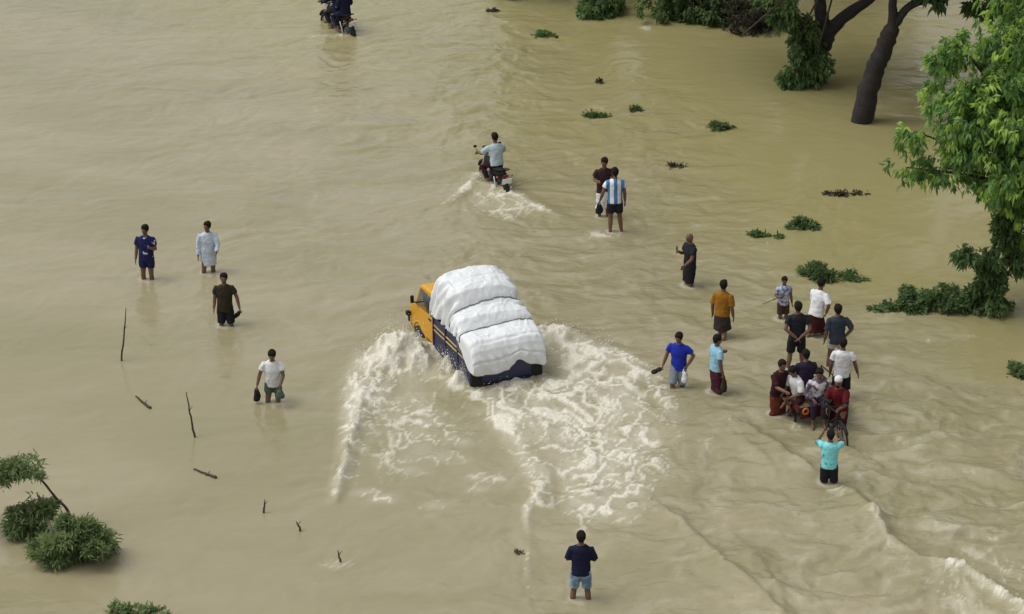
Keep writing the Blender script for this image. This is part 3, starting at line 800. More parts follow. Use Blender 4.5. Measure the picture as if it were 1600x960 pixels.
plant('bent_sapling', 'bent brown sapling leaning out with a leafy top at the picture edge', 'sapling', s3,
      [([s3 + Vector((.05, 0, -.4)), at_y(108, 803, yy), at_y(87, 778, yy), at_y(66, 752, yy), at_y(45, 738, yy), at_y(10, 742, yy)], .035, .014)],
      [(at_y(44, 730, yy), (.26, .3, .15)), (at_y(22, 736, yy), (.22, .3, .14)), (at_y(0, 742, yy), (.26, .3, .2)), (at_y(-45, 745, yy), (.5, .45, .3)), (at_y(68, 750, yy), (.05, .1, .08))],
      400, 8, .14, .017, 'leaf_shrub', 103, droop=.0, hi=.9, tufts=12, tsig=.26)

# sticks standing and floating in the calm water
for (x0, y0, x1, y1, kind_, label) in (
        (197, 482, 190, 564, 'up', 'tall thin stick leaning out of calm water near the navy shirted wader'),
        (291, 613, 304, 684, 'up', 'thin upright stick below the man in the white shirt'),
        (212, 619, 235, 639, 'flat', 'short dark stick floating between two upright sticks'),
        (303, 733, 338, 748, 'flat', 'pale short stick floating alone below the upright stick'),
        (414, 781, 412, 802, 'up', 'short twig standing in ripples right of the floating pale stick'),
        (463, 815, 469, 829, 'up', 'stub of a dark twig nearest the foam wake'),
        (528, 860, 532, 879, 'up', 'small twig with a curl of foam at its foot')):
    foot = at(x1, y1)
    if kind_ == 'up':
        top = at_y(x0, y0, foot.y - .05)
        top = at_y(x0, y0, foot.y + (top.z - 0) * .15)
        o = empty('stick', foot); limb(o, 'shaft', [Vector((0, -.03, -.5)), Vector((0, 0, 0)), local(o, foot.lerp(top, .55)), local(o, top)], [.022, .022, .018, .008], int(x0), 'stick', wob=.5, n=6)
        k_ = local(o, foot.lerp(top, .6)); MB().tube([k_, k_ + Vector((.06, .02, .08))], [.01, .004], 5).build('twig', 'stick', o)
    else:
        a_ = at(x0, y0, .02)
        o = empty('stick', foot); limb(o, 'shaft', [Vector((.0, 0, .02)), local(o, a_.lerp(foot, .5)), local(o, a_)], [.034, .03, .016], int(x0), 'stick', wob=.4, n=6)
        MB().tube([local(o, a_.lerp(foot, .6)), local(o, a_.lerp(foot, .6)) + Vector((.05, .08, .05))], [.012, .005], 5).build('twig', 'stick', o)
    tag(o, label, 'stick', 'sticks in the calm water')

# ------------------------------------------------------------------ truck
def wheel(parent, c, r, w, rimr):
    t = empty('wheel', c); t.parent = parent
    MB().loft([(Vector((x, 0, 0)), Vector((0, rr2, 0)), Vector((0, 0, rr2))) for x, rr2 in ((-w / 2, r * .82), (-w / 2, r * .95), (-w * .38, r), (w * .38, r), (w / 2, r * .95), (w / 2, r * .82))], 28).build('tyre', 'rubber', t)
    MB().loft([(Vector((x, 0, 0)), Vector((0, rr2, 0)), Vector((0, 0, rr2))) for x, rr2 in ((-w * .54, rimr * .5), (-w * .54, rimr), (w * .54, rimr), (w * .54, rimr * .5))], 20).build('rim', 'steel', t)
    return t

tr = empty('truck', TRUCK_POS + Vector((0, 0, -TRUCK_DEPTH)), TRUCK_ROT)
tag(tr, 'small yellow and navy cargo truck ploughing through the flood', 'truck')
W0 = .80
MB().box((0, 1.75, .52), (.75, 3.3, .14)).build('chassis', 'black', tr, bevel=.01)
MB().box((0, 1.05, .78), (1.54, 2.06, .08)).build('bed_floor', 'navy', tr, bevel=.008)
for s in (-1, 1):
    sp = MB().box((s * W0, 1.05, .92), (.06, 2.1, .84)).build('side_panel', 'navy', tr, bevel=.012)
    for z in (1.02, 1.13):
        MB().box((s * (W0 + .034), 1.05, z), (.012, 2.04, .028)).build('stripe', 'gold', sp)
    for y in (.02, .72, 1.4, 2.08):
        MB().box((s * (W0 + .038), y, .92), (.028, .05, .80)).build('panel_rib', 'navy', sp, bevel=.006)
    MB().box((s * .70, -.02, .52), (.26, .03, .50)).build('mud_flap', 'rubber', tr, bevel=.006)
    tl = MB().box((s * .70, -.055, .86), (.2, .04, .11)).build('tail_light', 'lamp_red', tr, bevel=.01)
    wheel(tr, (s * .68, .58, .33), .33, .2, .2)
    wheel(tr, (s * .68, 3.1, .33), .33, .2, .2)
MB().box((0, -.005, .92), (1.54, .05, .80)).build('tailgate', 'navy', tr, bevel=.012)
MB().box((0, -.03, .50), (1.1, .07, .12)).build('rear_bumper', 'black', tr, bevel=.015)
# cab
prof = [(2.2, .5), (2.2, 1.60), (2.28, 1.70), (2.45, 1.74), (2.98, 1.72), (3.10, 1.66), (3.42, 1.16), (3.66, 1.04), (3.73, .95), (3.75, .52)]
MB().prism(prof, -.74, .74).build('cab_body', 'orange', tr, bevel=.05, seg=3)
for s in (-1, 1):
    MB().prism([(2.36, 1.20), (2.36, 1.62), (3.02, 1.62), (3.30, 1.13)], s * .741, s * .752).build('side_window', 'glass', tr)
    d_ = MB().prism([(2.34, .58), (2.34, 1.16), (3.32, 1.09), (3.34, .88), (3.15, .72), (2.95, .58)], s * .741, s * .757).build('door', 'orange', tr, bevel=.006)
    MB().box((s * .765, 2.46, 1.08), (.02, .14, .035)).build('handle', 'black', d_, bevel=.006)
    MB().prism([(2.30, 1.17), (2.30, 1.66), (2.355, 1.66), (2.355, 1.17)], s * .742, s * .756).build('window_pillar', 'black', tr)
    mi = MB().box((s * .86, 3.26, 1.28), (.08, .06, .18)).build('mirror', 'black', tr, bevel=.02)
    MB().tube([(s * .74, 3.26, 1.18), (s * .86, 3.26, 1.22)], .015, 6).build('mirror_arm', 'black', mi)
    MB().ell((s * .52, 3.74, .82), (.14, .05, .1)).build('headlight', 'lamp_clear', tr)
    MB().box((s * .80, 3.66, .78), (.10, .12, .10)).build('indicator', 'black', tr, bevel=.02)
    MB().torus((s * .735, 3.1, .36), .40, .03).build('wheel_arch', 'orange', tr)
MB().prism([(3.125, 1.635), (3.40, 1.20), (3.41, 1.205), (3.135, 1.645)], -.66, .66).build('windscreen', 'glass', tr)
MB().box((0, 3.78, .62), (1.5, .1, .22)).build('front_bumper', 'black', tr, bevel=.03)
MB().box((-.77, 2.14, 1.02), (.07, .05, 1.02)).build('corner_trim', 'orange', tr, bevel=.01)
MB().box((.77, 2.14, 1.02), (.07, .05, 1.02)).build('corner_trim', 'orange', tr, bevel=.01)

# load under the tarpaulin (local to the truck's frame; z from the road)
def tarp_load():
    t = empty('tarpaulin_load', tr.location, TRUCK_ROT)
    tag(t, 'tall load under white tarpaulin roped down on the yellow truck', 'load')
    WZ = TRUCK_DEPTH
    ys = [2.20, 2.12, 2.0, 1.8, 1.62, 1.5, 1.26, 1.10, 1.0, .72, .56, .48, .2, .06, -.03, -.08]
    zs = [1.62, 1.76, 1.80, 1.77, 1.73, 1.70, 1.63, 1.42, 1.34, 1.30, 1.15, 1.12, 1.09, 1.06, 1.00, .92]
    ny = 150; nx = 150
    Yv = np.linspace(2.20, -.08, ny)
    Zt = np.interp(-Yv, [-a for a in ys], zs) + WZ
    hem = np.interp(-Yv, [-2.2, -1.6, -1.2, -.9, -.6, -.3, -.05, .08], [1.02, .98, .95, .97, .94, .68, .44, .42]) + WZ
    V = np.zeros((ny, nx, 3))
    u = np.linspace(-1, 1, nx)
    da = np.sign(np.linspace(-1, 1, 4001)) * (1 - (1 - np.abs(np.linspace(-1, 1, 4001))) ** 4)
    for i in range(ny):
        y = Yv[i]
        w_ = .865 + .02 * math.sin(y * 4.0) - .07 * sstep(1.95, 2.2, y)
        a = da * math.pi * .5
        e = 0.18
        cx = np.sign(np.sin(a)) * np.abs(np.sin(a)) ** e
        cz = np.abs(np.cos(a)) ** e
        crown_ = .10 * (1 - np.abs(cx) ** 2.5) * sstep(.3, 1.3, y) + .03 * (1 - cx ** 2)
        zz = hem[i] + (Zt[i] - hem[i]) * cz + crown_ * cz
        lean = 1 - .10 * ((zz - hem[i]) / max(.2, (Zt[i] - hem[i]))) * sstep(.2, 1.5, y)
        qx = cx * w_ * lean
        arc = np.concatenate([[0], np.cumsum(np.hypot(np.diff(qx), np.diff(zz)))]); tt = np.linspace(0, arc[-1], nx)
        V[i, :, 0] = np.interp(tt, arc, qx); V[i, :, 1] = y; V[i, :, 2] = np.interp(tt, arc, zz)
    side = np.abs(V[..., 0]) > .70
    # bales pressing outwards, pleats down the sides, creases under the ropes
    Yg = V[..., 1]; Xg = V[..., 0]; Zg = V[..., 2]
    lump = fbm(Xg * 1.8 + 3, Yg * 1.8 + Zg * 1.1, 3)
    Zg += .032 * lump * np.where(side, .3, 1)
    pleat = 1 - np.abs(fbm(Yg * 3.4 + Zg * .8 + 4, Zg * .7 + 2 * np.sign(Xg), 2)) * 4.5
    pleat = np.clip(pleat, -1, 1)
    Xg += np.sign(Xg) * np.where(np.abs(Xg) > .6, 1, 0) * .075 * pleat * sstep(.3, 1.2, Yg + .1)
    wr = 1 - np.abs(fbm(Xg * 2.4 + 8, Yg * 4.5 + 3, 3)) * 4
    Zg += .007 * np.clip(wr, -1, 1) * ~side + .014 * fbm(Xg * 3.1, Yg * 3.3 + 4, 2) * ~side
    for yc, dep in ((1.08, .03), (.53, .03), (1.62, .014), (.02, .02)):
        gsn = np.exp(-((Yg - yc - .05 * Xg) / .035) ** 2)
        Zg -= dep * gsn; Xg -= np.sign(Xg) * dep * .5 * gsn * (np.abs(Xg) > .6)
    # thin fold lines of the sheet
    fl = np.clip(1 - np.abs(fbm(Xg * 1.6 + Yg * .5 + 31, Yg * 2.1 - Xg * .6 + 17, 2)) * 9, 0, 1) + .7 * np.clip(1 - np.abs(fbm(Xg * 2.6 - Yg + 3, Yg * 1.7 + Xg + 47, 2)) * 9, 0, 1)
    Zg += .014 * fl * ~side
    rows = [V[i] for i in range(ny)]
    # rear face: hangs below the edge over the tailgate
    r0 = V[-1]
    nr = 26
    hemx = .36 + .08 * fbm(u * 2.2 + 3, u * 0 + 1.5, 2) + .20 * np.exp(-((u - .18) / .16) ** 2) + .1 * sstep(.6, .95, np.abs(u))
    for k in range(1, nr + 1):
        f = k / nr
        ztop = r0[:, 2]
        zb = hemx + WZ
        z = ztop + (np.minimum(zb, ztop - .02) - ztop) * f
        x = r0[:, 0] * (1 - .03 * f)
        ple = fbm(x * 2.6 + z * 1.2, z * 1.0 + 7, 2)
        yv = -.08 - .05 * math.sin(f * math.pi) - .055 * (1 - np.clip(np.abs(ple) * 2.5, 0, 1)) * sstep(.1, .5, f) - .012 + .035 * np.exp(-((f - .45) / .04) ** 2)
        yv = yv - .03 * f
        rows.append(np.stack([x, yv + 0 * x, z], -1))
    G = np.array(rows)
    # front face closed down to the cab roof
    fr = V[0].copy(); front = []
    for k in range(8, 0, -1):
        f = k / 8
        q = fr.copy(); q[:, 2] = fr[:, 2] + (np.minimum(1.25, fr[:, 2]) - fr[:, 2]) * f; q[:, 1] += .02 + .02 * f
        front.append(q)
    G = np.concatenate([np.array(front), G])
    o = grid_mesh('tarpaulin', G[..., 0], G[..., 1], G[..., 2])
    o.data.materials.append(M['tarp']); o.parent = t
    so = o.modifiers.new('thick', 'SOLIDIFY'); so.thickness = .006; so.offset = -1
    off = 8
    for yc in (1.08, .53):
        i = int(np.argmin(np.abs(Yv - yc)))
        pts = []
        for j in range(6, nx - 6, 4):
            ii = int(np.clip(i + round(-.05 * V[i, j, 0] / (2.28 / ny)), 0, ny - 1))
            p = V[ii, j]; pts.append((p[0] * 1.02, p[1] - .012, p[2] + .018))
        MB().tube(pts, .012, 5).build('rope', 'rope', t)
    # rope tied off at the side, and along the tail
    MB().tube([(-.90, .53, 1.22), (-.885, .62, 1.36), (-.86, .72, 1.52), (-.80, .80, 1.64)], .013, 6).build('rope', 'rope', t)
    MB().torus((-.88, .50, 1.20), .045, .014, 16, 6).build('rope', 'rope', t)
    return t
tarp_load()

# ------------------------------------------------------------------ people
ARM = dict(  # elbow, wrist from the shoulder: (outward, forward, up), for a body of 1.70 m
    down=((.05, -.02, -.28), (.07, .05, -.52)), bent=((.06, -.02, -.27), (.02, .20, -.22)), fold=((.07, .03, -.27), (-.17, .20, -.22)),
    behind=((.09, -.10, -.26), (-.13, -.17, -.43)), hip=((.14, -.06, -.23), (.03, .05, -.44)), photo=((.12, .18, -.06), (-.02, .27, .16)),
    out=((.10, .0, -.26), (.16, .07, -.49)), bars=((.12, .20, -.22), (.12, .44, -.26)), lap=((.07, .06, -.27), (-.04, .28, -.32)),
    push=((.05, .20, -.20), (.02, .46, -.17)), phone=((.05, .04, -.28), (-.04, .24, -.16)), lift=((.05, .10, -.26), (.0, .24, -.40)))
LEG = dict(  # knee, ankle from the hip
    stand=((.01, .03, -.42), (.02, -.02, -.83)), fwd=((.0, .17, -.39), (.0, .20, -.80)), back=((.01, -.06, -.42), (.02, -.30, -.78)),
    wide=((.04, .04, -.42), (.09, .0, -.82)), sit=((.04, .42, .0), (.04, .44, -.42)), sit2=((.10, .36, .06), (.06, .22, -.34)), ride=((.16, .36, -.12), (.10, .12, -.48)),
    crossed=((.24, .28, .03), (.0, .30, -.06)))

def person(key, label, rot, arms=('down', 'down'), legs=('stand', 'stand'), lean=0, side=0, look=0, nod=0, top=None, top_kind='short', hem=-.10, bottom=None, bot_kind='shorts',
           bot_len=.75, hair=True, cap=None, loc=None, size=None, pelvis_z=.93, group='people wading through the flood', grip=(False, False), belly=0.0, beard=False):
    if loc is None:
        p, dep, size = SPOT[key]
        loc = Vector((p.x, p.y, -dep))
    S = size / 1.70
    P = Vector((0, 0, pelvis_z))
    sp = Vector((math.sin(R(side)), math.sin(R(lean)) * math.cos(R(side)), math.cos(R(lean)) * math.cos(R(side)))).normalized()
    rx = Vector((1, 0, 0)); rx = (rx - sp * rx.dot(sp)).normalized(); fy = sp.cross(rx)
    neck = P + sp * .52
    hd = (sp + Vector((0, math.sin(R(nod)) * .6, .5))).normalized()
    hrot = Matrix.Rotation(R(look), 3, 'Z') @ Matrix.Rotation(-R(nod + lean * .4), 3, 'X')
    hc = neck + hd * .145 + Vector((0, .012, 0))
    sh = {s: P + sp * .455 + rx * (s * .178) for s in (1, -1)}
    hips = {s: P + rx * (s * .085) - Vector((0, 0, .03)) for s in (1, -1)}
    fe = Vector((0, 1, 0)) if abs(lean) < 40 else fy
    J = {}
    for s, a in ((1, arms[0]), (-1, arms[1])):
        e, w = ARM[a] if isinstance(a, str) else a
        tilt = Matrix.Rotation(-R(lean * .6), 3, 'X')
        J['e', s] = sh[s] + tilt @ Vector((e[0] * s, e[1], e[2])); J['w', s] = sh[s] + tilt @ Vector((w[0] * s, w[1], w[2]))
    for s, a in ((1, legs[0]), (-1, legs[1])):
        k, n_ = LEG[a]
        J['k', s] = hips[s] + Vector((k[0] * s, k[1], k[2])); J['a', s] = hips[s] + Vector((n_[0] * s, n_[1], n_[2]))
    b = MB()
    ring = lambda f, ax, ay, oy=0.0: (P + sp * f + fy * oy, rx * ax, fy * ay)
    b.loft([ring(-.10, .11, .09), ring(-.05, .150, .108), ring(.04, .150, .108), ring(.14, .132, .095 + belly), ring(.28, .155, .108 + belly * .5, .005), ring(.38, .165, .100), ring(.45, .135, .082), ring(.51, .07, .065), ring(.53, .055, .055)], 18)
    b.tube([P + sp * .47, neck + hd * .03, hc - hd * .02], [.058, .054, .054], 10)
    b.ell(hc, (.078, .096, .112), hrot); b.ell(hc + hrot @ Vector((0, .032, -.062)), (.052, .055, .05), hrot)
    b.tube([hc + hrot @ Vector((0, .085, .012)), hc + hrot @ Vector((0, .105, -.022))], [.011, .017], 8)
    for s in (1, -1):
        b.ell(hc + hrot @ Vector((s * .076, -.008, -.008)), (.014, .022, .032), hrot, 8, 6)
        b.ell(hc + hrot @ Vector((s * .03, .078, .026)), (.026, .014, .010), hrot, 8, 6)
        k, a, h = J['k', s], J['a', s], hips[s]
        b.tube([h + Vector((0, 0, .03)), h.lerp(k, .35), k, k.lerp(a, .32) - Vector((0, .012, 0)), k.lerp(a, .7), a], [.088, .080, .056, .058, .042, .036], 12)
        shin = (a - k).normalized()
        fdir = Vector((0, 1, 0)) if shin.z < -.5 else Vector((0, .5, -.5)).normalized()
        b.tube([a + Vector((0, -.035, -.035)), a + fdir * .06 + Vector((0, 0, -.035)), a + fdir * .17 + Vector((s * .015, 0, -.045))], [.036, .040, .026], 10)
        e, w, s0 = J['e', s], J['w', s], sh[s]
        b.tube([s0 - rx * s * .05 - sp * .05, s0 - rx * s * .004 - sp * .045, s0.lerp(e, .45), e, e.lerp(w, .3), w], [.045, .052, .050, .043, .044, .031], 10)
        hdir = (w - e).normalized()
        pn = hdir.cross(Vector((s, .2, .1))).normalized()         # across the knuckles
        pal = hdir.cross(pn).normalized() * s                     # the way the fingers close
        pc = w + hdir * .05
        b.loft([(w, pn * .026, pal * .018), (w + hdir * .03, pn * .038, pal * .017), (w + hdir * .09, pn * .042, pal * .014)], 10)
        bend = 1.3 if grip[0 if s == 1 else 1] else .45
        for q, (o_, ln_) in enumerate(((-.030, .058), (-.010, .070), (.011, .074), (.031, .066))):
            r0 = w + hdir * .082 + pn * o_
            m1 = r0 + (hdir * math.cos(bend * .4) + pal * math.sin(bend * .4)) * ln_ * .5
            m2 = m1 + (hdir * math.cos(bend * 1.2) + pal * math.sin(bend * 1.2)) * ln_ * .5
            b.tube([r0, m1, m2], [.0105, .0100, .0088], 6)
        t0 = w + hdir * .03 + pn * .032
        b.tube([t0, t0 + hdir * .032 + pn * .022 + pal * .006, t0 + hdir * .06 + pn * .024 + pal * .022], [.013, .012, .010], 6)
    body = b.build('person', 'skin', None, remesh=.0125)
    tag(body, label, 'person', group)
    body.location = loc; body.rotation_euler = (0, 0, R(rot)); body.scale = (S, S, S)
    # hair, face
    if hair:
        h = MB()
        h.ell(hc + hrot @ Vector((0, -.018, .030)), (.094, .104, .104), hrot)
        h.ell(hc + hrot @ Vector((0, .035, .078)), (.074, .055, .046), hrot, 10, 7); h.ell(hc + hrot @ Vector((0, -.06, -.02)), (.07, .05, .062), hrot, 10, 7)
        h.build('hair', 'hair', body, remesh=.013, fold=.018)
    if cap:
        c_ = MB(); c_.loft([(hc + hrot @ Vector((0, -.008, z)), hrot @ Vector((r_, 0, 0)), hrot @ Vector((0, r_ * 1.15, 0))) for z, r_ in ((.03, .084), (.06, .085), (.10, .078), (.122, .05), (.128, .015))], 18)
        c_.build('cap', cap, body)
    if beard:
        MB().ell(hc + hrot @ Vector((0, .045, -.085)), (.045, .045, .045), hrot, 10, 7).build('beard', 'hair', body)
    for s in (1, -1):
        MB().ell(hc + hrot @ Vector((s * .030, .083, .008)), (.013, .008, .008), hrot, 8, 6).build('eye', 'eye', body)
    MB().ell(hc + hrot @ Vector((0, .086, -.058)), (.024, .008, .008), hrot, 8, 6).build('mouth', 'lip', body)
    # shirt
    if top is not None:
        t = MB()
        loose = .022
        t.loft([ring(hem, .184, .138), ring(hem + .04, .186, .14), ring(.06, .180, .136), ring(.16, .174, .128 + belly), ring(.28, .188, .134 + belly * .5, .004), ring(.40, .196, .122), ring(.455, .172, .108), ring(.490, .115, .088), ring(.515, .068, .068)], 22)
        for s in (1, -1):
            e, w, s0 = J['e', s], J['w', s], sh[s]
            if top_kind == 'long':
                t.tube([s0 - rx * s * .08 - sp * .035, s0 - rx * s * .002 - sp * .036, s0.lerp(e, .5), e, e.lerp(w, .5), e.lerp(w, .93)], [.056, .076, .070, .060, .055, .050], 12, round_ends=False)
            else:
                fr_ = .62 if top_kind == 'short' else .9
                t.tube([s0 - rx * s * .08 - sp * .035, s0 - rx * s * .002 - sp * .036, s0.lerp(e, fr_ * .6), s0.lerp(e, fr_)], [.056, .076, .074, .078], 12, round_ends=False)
        t.build('kurta' if hem < -.25 else 'shirt', top, body, remesh=.014, fold=.030)
    if bottom is not None:
        t = MB()
        if bot_kind == 'lungi':
            kn = (J['k', 1] + J['k', -1]) / 2; an = (J['a', 1] + J['a', -1]) / 2
            dx = abs(J['k', 1].x - J['k', -1].x) / 2; dy = abs(J['k', 1].y - J['k', -1].y) / 2
            ddx = abs(J['a', 1].x - J['a', -1].x) / 2; ddy = abs(J['a', 1].y - J['a', -1].y) / 2
            rg = [ring(.10, .152, .118), ring(0, .168, .132), ring(-.08, .175, .14)]
            q1 = min(bot_len, 1.0)
            mid = P.lerp(kn, .6)
            rg.append((mid, Vector((.165 + dx * .3, 0, 0)), Vector((0, .135 + dy * .5, 0))))
            if bot_len <= 1.0:
                rg.append((P.lerp(kn, max(.7, bot_len)), Vector((.15 + dx * .6, 0, 0)), Vector((0, .12 + dy * .9, 0))))
            else:
                rg.append((kn, Vector((.125 + dx * .7, 0, 0)), Vector((0, .11 + dy, 0))))
                f_ = bot_len - 1
                rg.append((kn.lerp(an, f_), Vector((.125 + dx * (1 - f_) + ddx * f_, 0, 0)), Vector((0, .10 + dy * (1 - f_) + ddy * f_, 0))))
            t.loft(rg, 22)
            t.build('lungi', bottom, body, remesh=.014, fold=.035)
        else:
            t.loft([ring(.09, .150, .116), ring(.02, .164, .126), ring(-.06, .166, .124), ring(-.13, .12, .10)], 20)
            for s in (1, -1):
                k, a, h = J['k', s], J['a', s], hips[s]
                if bot_len <= 1:
                    t.tube([h + Vector((0, 0, .02)), h.lerp(k, bot_len * .5), h.lerp(k, bot_len)], [.104, .100, .094], 14, round_ends=False)
                else:
                    t.tube([h + Vector((0, 0, .02)), h.lerp(k, .5), k, k.lerp(a, (bot_len - 1))], [.104, .094, .076, .062], 14, round_ends=False)
            t.build('shorts' if bot_len <= 1.15 else 'trousers', bottom, body, remesh=.014, fold=.024)
    mw = Matrix.Translation(loc) @ Matrix.Rotation(R(rot), 4, 'Z') @ Matrix.Scale(S, 4)
    hand = {}
    for s, nm in ((1, 'R'), (-1, 'L')):
        hdir = (J['w', s] - J['e', s]).normalized()
        hand[nm] = mw @ (J['w', s] + hdir * .085)
    return body, hand

def rgb(h):
    h = h.lstrip('#'); v = [int(h[i:i + 2], 16) / 255 for i in (0, 2, 4)]
    return tuple(c / 12.92 if c <= .04045 else ((c + .055) / 1.055) ** 2.4 for c in v)

def fab(name, h, **k): return fabric(name, rgb(h), **k)

F = dict(
    navy_print=blotch_fabric('navy_print', rgb('#23264f'), rgb('#b9bcc8'), 5.5, .60, .63), navy_short=fab('navy_short', '#22284a'),
    pale=fab('pale_blue', '#b9c4d2'), olive=fab('dark_olive', '#332e22'), black=fab('black_cloth', '#242327'), white=fab('white_cloth', '#d5d6d8'), green=fab('green_check', '#4b5a4c'),
    navy=fab('navy_tee', '#1d2036'), denim=blotch_fabric('denim', rgb('#5f7890'), rgb('#8fa3b4'), 6, .45, .6), brown=fab('maroon_brown', '#3a2728'), blackblue=fab('charcoal', '#26262d'),
    stripes=stripe_fabric('sky_stripes', rgb('#d6dade'), rgb('#4d7aa8'), 36.0), mustard=fab('mustard', '#8a5f20'), darkgrey=fab('dark_grey_lungi', '#342e2c'), royal=fab('royal_blue', '#24309a'),
    grey=fab('grey_short', '#767d84'), sky=fab('light_blue', '#8ab6cb'), maroon=fab('maroon_lungi', '#48222f'), check=blotch_fabric('check_shirt', rgb('#b3b8c4'), rgb('#6d7799'), 12, .45, .55),
    brownshort=fab('brown_short', '#4a352e'), slate=fab('slate_shirt', '#343b45'), paleshort=fab('pale_short', '#a9a59a'), aqua=blotch_fabric('aqua_print', rgb('#7fcfd2'), rgb('#3f8f9a'), 7, .60, .66),
    red=fab('dark_red', '#5a181e'), maroon2=fab('deep_maroon', '#3a171b'), purple=fab('dark_purple', '#2b2436'), greyblue=fab('grey_blue', '#a9b9bd'), darkmaroon=fab('dark_maroon', '#341a20'), rust=fab('rust', '#5b2d20'),
    darkblue=fab('dark_blue', '#1b2038'), mauve=fab('mauve', '#57505c'))

G1 = 'people wading through the flood'
hands = {}
_, hands['navy_front'] = person('navy_front', 'man in navy shirt with white print, leftmost of the waders', 176, ('down', 'phone'), ('stand', 'stand'), top=F['navy_print'], bottom=F['navy_short'], bot_len=.62, look=-12, nod=8, grip=(False, True))
_, hands['pale_kurta'] = person('pale_kurta', 'bare legged man in long pale blue shirt looking sideways', 190, ('down', 'lift'), ('wide', 'stand'), top=F['pale'], top_kind='long', hem=-.34, bottom=F['pale'], bot_len=.5, look=-35, nod=5)
_, hands['olive'] = person('olive', 'man in dark olive shirt carrying sandals in one hand', 178, ('down', 'out'), ('stand', 'wide'), top=F['olive'], hem=-.14, bottom=F['black'], bot_len=.95, grip=(False, True), look=8)
_, hands['white_bags'] = person('white_bags', 'man in white shirt and green shorts with bags in both hands', 182, ('out', 'lift'), ('wide', 'stand'), lean=6, top=F['white'], bottom=F['green'], bot_len=.55, bot_kind='shorts', nod=18, grip=(True, True), belly=.02)
_, hands['navy_back'] = person('navy_back', 'man in navy tee and blue denim shorts seen from behind, nearest the bottom edge', -4, ('fold', 'fold'), ('wide', 'wide'), top=F['navy'], top_kind='half', bottom=F['denim'], bot_len=.85)
_, hands['striped'] = person('striped', 'man in blue and white striped jersey and black shorts seen from behind', 6, ('down', 'out'), ('wide', 'stand'), lean=4, top=F['stripes'], bottom=F['blackblue'], bot_len=.72, grip=(False, True), hem=-.08)
_, hands['brown'] = person('brown', 'man in dark maroon tee facing the striped jersey', 188, ('bent', 'phone'), ('stand', 'stand'), top=F['brown'], bottom=F['white'], bot_kind='lungi', bot_len=1.2, nod=14, look=-8, hem=-.16)
_, hands['black_bald'] = person('black_bald', 'bald man dressed all in black looking at a phone', 118, ('phone', 'lift'), ('stand', 'stand'), top=F['blackblue'], hem=-.16, bottom=F['black'], bot_kind='lungi', bot_len=1.02, hair=False, nod=16, grip=(True, False))
_, hands['mustard'] = person('mustard', 'man in mustard shirt and dark lungi walking away', -24, ('down', 'down'), ('back', 'fwd'), lean=4, top=F['mustard'], top_kind='half', hem=-.06, bottom=F['darkgrey'], bot_kind='lungi', bot_len=.92)
_, hands['royal'] = person('royal', 'man in royal blue tee carrying sandals and a white bag', 158, ('out', 'hip'), ('fwd', 'stand'), lean=4, top=F['royal'], hem=-.12, bottom=F['grey'], bot_len=1.0, nod=12, grip=(True, True))
_, hands['sky'] = person('sky', 'slim man in light blue shirt and maroon lungi seen from the side', -70, ('down', 'bent'), ('stand', 'stand'), top=F['sky'], hem=-.05, bottom=F['maroon'], bot_kind='lungi', bot_len=1.25)
_, hands['boy'] = person('boy', 'small boy in pale patterned shirt, shortest of the waders', 195, ('bent', 'down'), ('stand', 'stand'), top=F['check'], bottom=F['brownshort'], bot_len=.85, nod=10, grip=(True, False))
_, hands['white_walk'] = person('white_walk', 'man in white shirt leaning forward below the largest floating branch', -42, ('hip', 'lift'), ('fwd', 'back'), lean=12, top=F['white'], top_kind='half', bottom=F['maroon2'], bot_kind='lungi', bot_len=1.1, nod=10)
_, hands['black_back'] = person('black_back', 'man in black shirt and shorts holding hands behind his back', 3, ('behind', 'behind'), ('wide', 'wide'), top=F['blackblue'], bottom=F['black'], bot_len=.85)
_, hands['slate'] = person('slate', 'man in slate grey shirt seen from behind, pale shorts', 4, ('hip', 'down'), ('wide', 'wide'), top=F['slate'], top_kind='half', bottom=F['paleshort'], bot_len=.5, hem=-.12)
_, hands['white_back'] = person('white_back', 'man in white tee and dark shorts seen from behind, beside the rickshaw van', -8, ('out', 'down'), ('wide', 'stand'), top=F['white'], bottom=F['black'], bot_len=.9, nod=6)
_, hands['aqua'] = person('aqua', 'man in aqua tee with both arms raised in front of the rickshaw van', -8, ('photo', 'photo'), ('wide', 'stand'), top=F['aqua'], bottom=F['black'], bot_len=1.0, nod=4, grip=(True, True))
_, hands['red_cap'] = person('red_cap', 'puller in dark red shirt and white cap at the rickshaw van handlebar', 150, ('lift', 'push'), ('stand', 'fwd'), lean=14, top=F['red'], top_kind='half', bottom=F['maroon2'], bot_kind='lungi', bot_len=1.3, cap=F['white'], hair=False, beard=True, grip=(True, True))
_, hands['maroon'] = person('maroon', 'man in dark maroon clothes standing at the rickshaw van wheel', -150, ('push', 'down'), ('stand', 'stand'), lean=10, top=F['darkmaroon'], top_kind='half', bottom=F['rust'], bot_kind='lungi', bot_len=1.2)

# things they carry
def sandals(label, p, rz=0.0, tilt=.6):
    o = empty('sandals', p, rz); tag(o, label, 'sandals')
    for k in (-1, 1):
        prof_ = [(Vector((k * .022, 0, -.02 - .24 * f)), Vector((0, w_, 0)), Vector((.012, 0, 0))) for f, w_ in ((0, .03), (.15, .045), (.5, .038), (.8, .05), (1, .03))]
        s_ = MB().loft(prof_, 12).build('sole', 'black', o)
        MB().tube([(k * .034, -.045, -.17), (k * .06, 0, -.13), (k * .034, .045, -.17)], .008, 6).build('strap', 'black', s_)
    o.rotation_euler = (tilt, .5, rz)
    return o

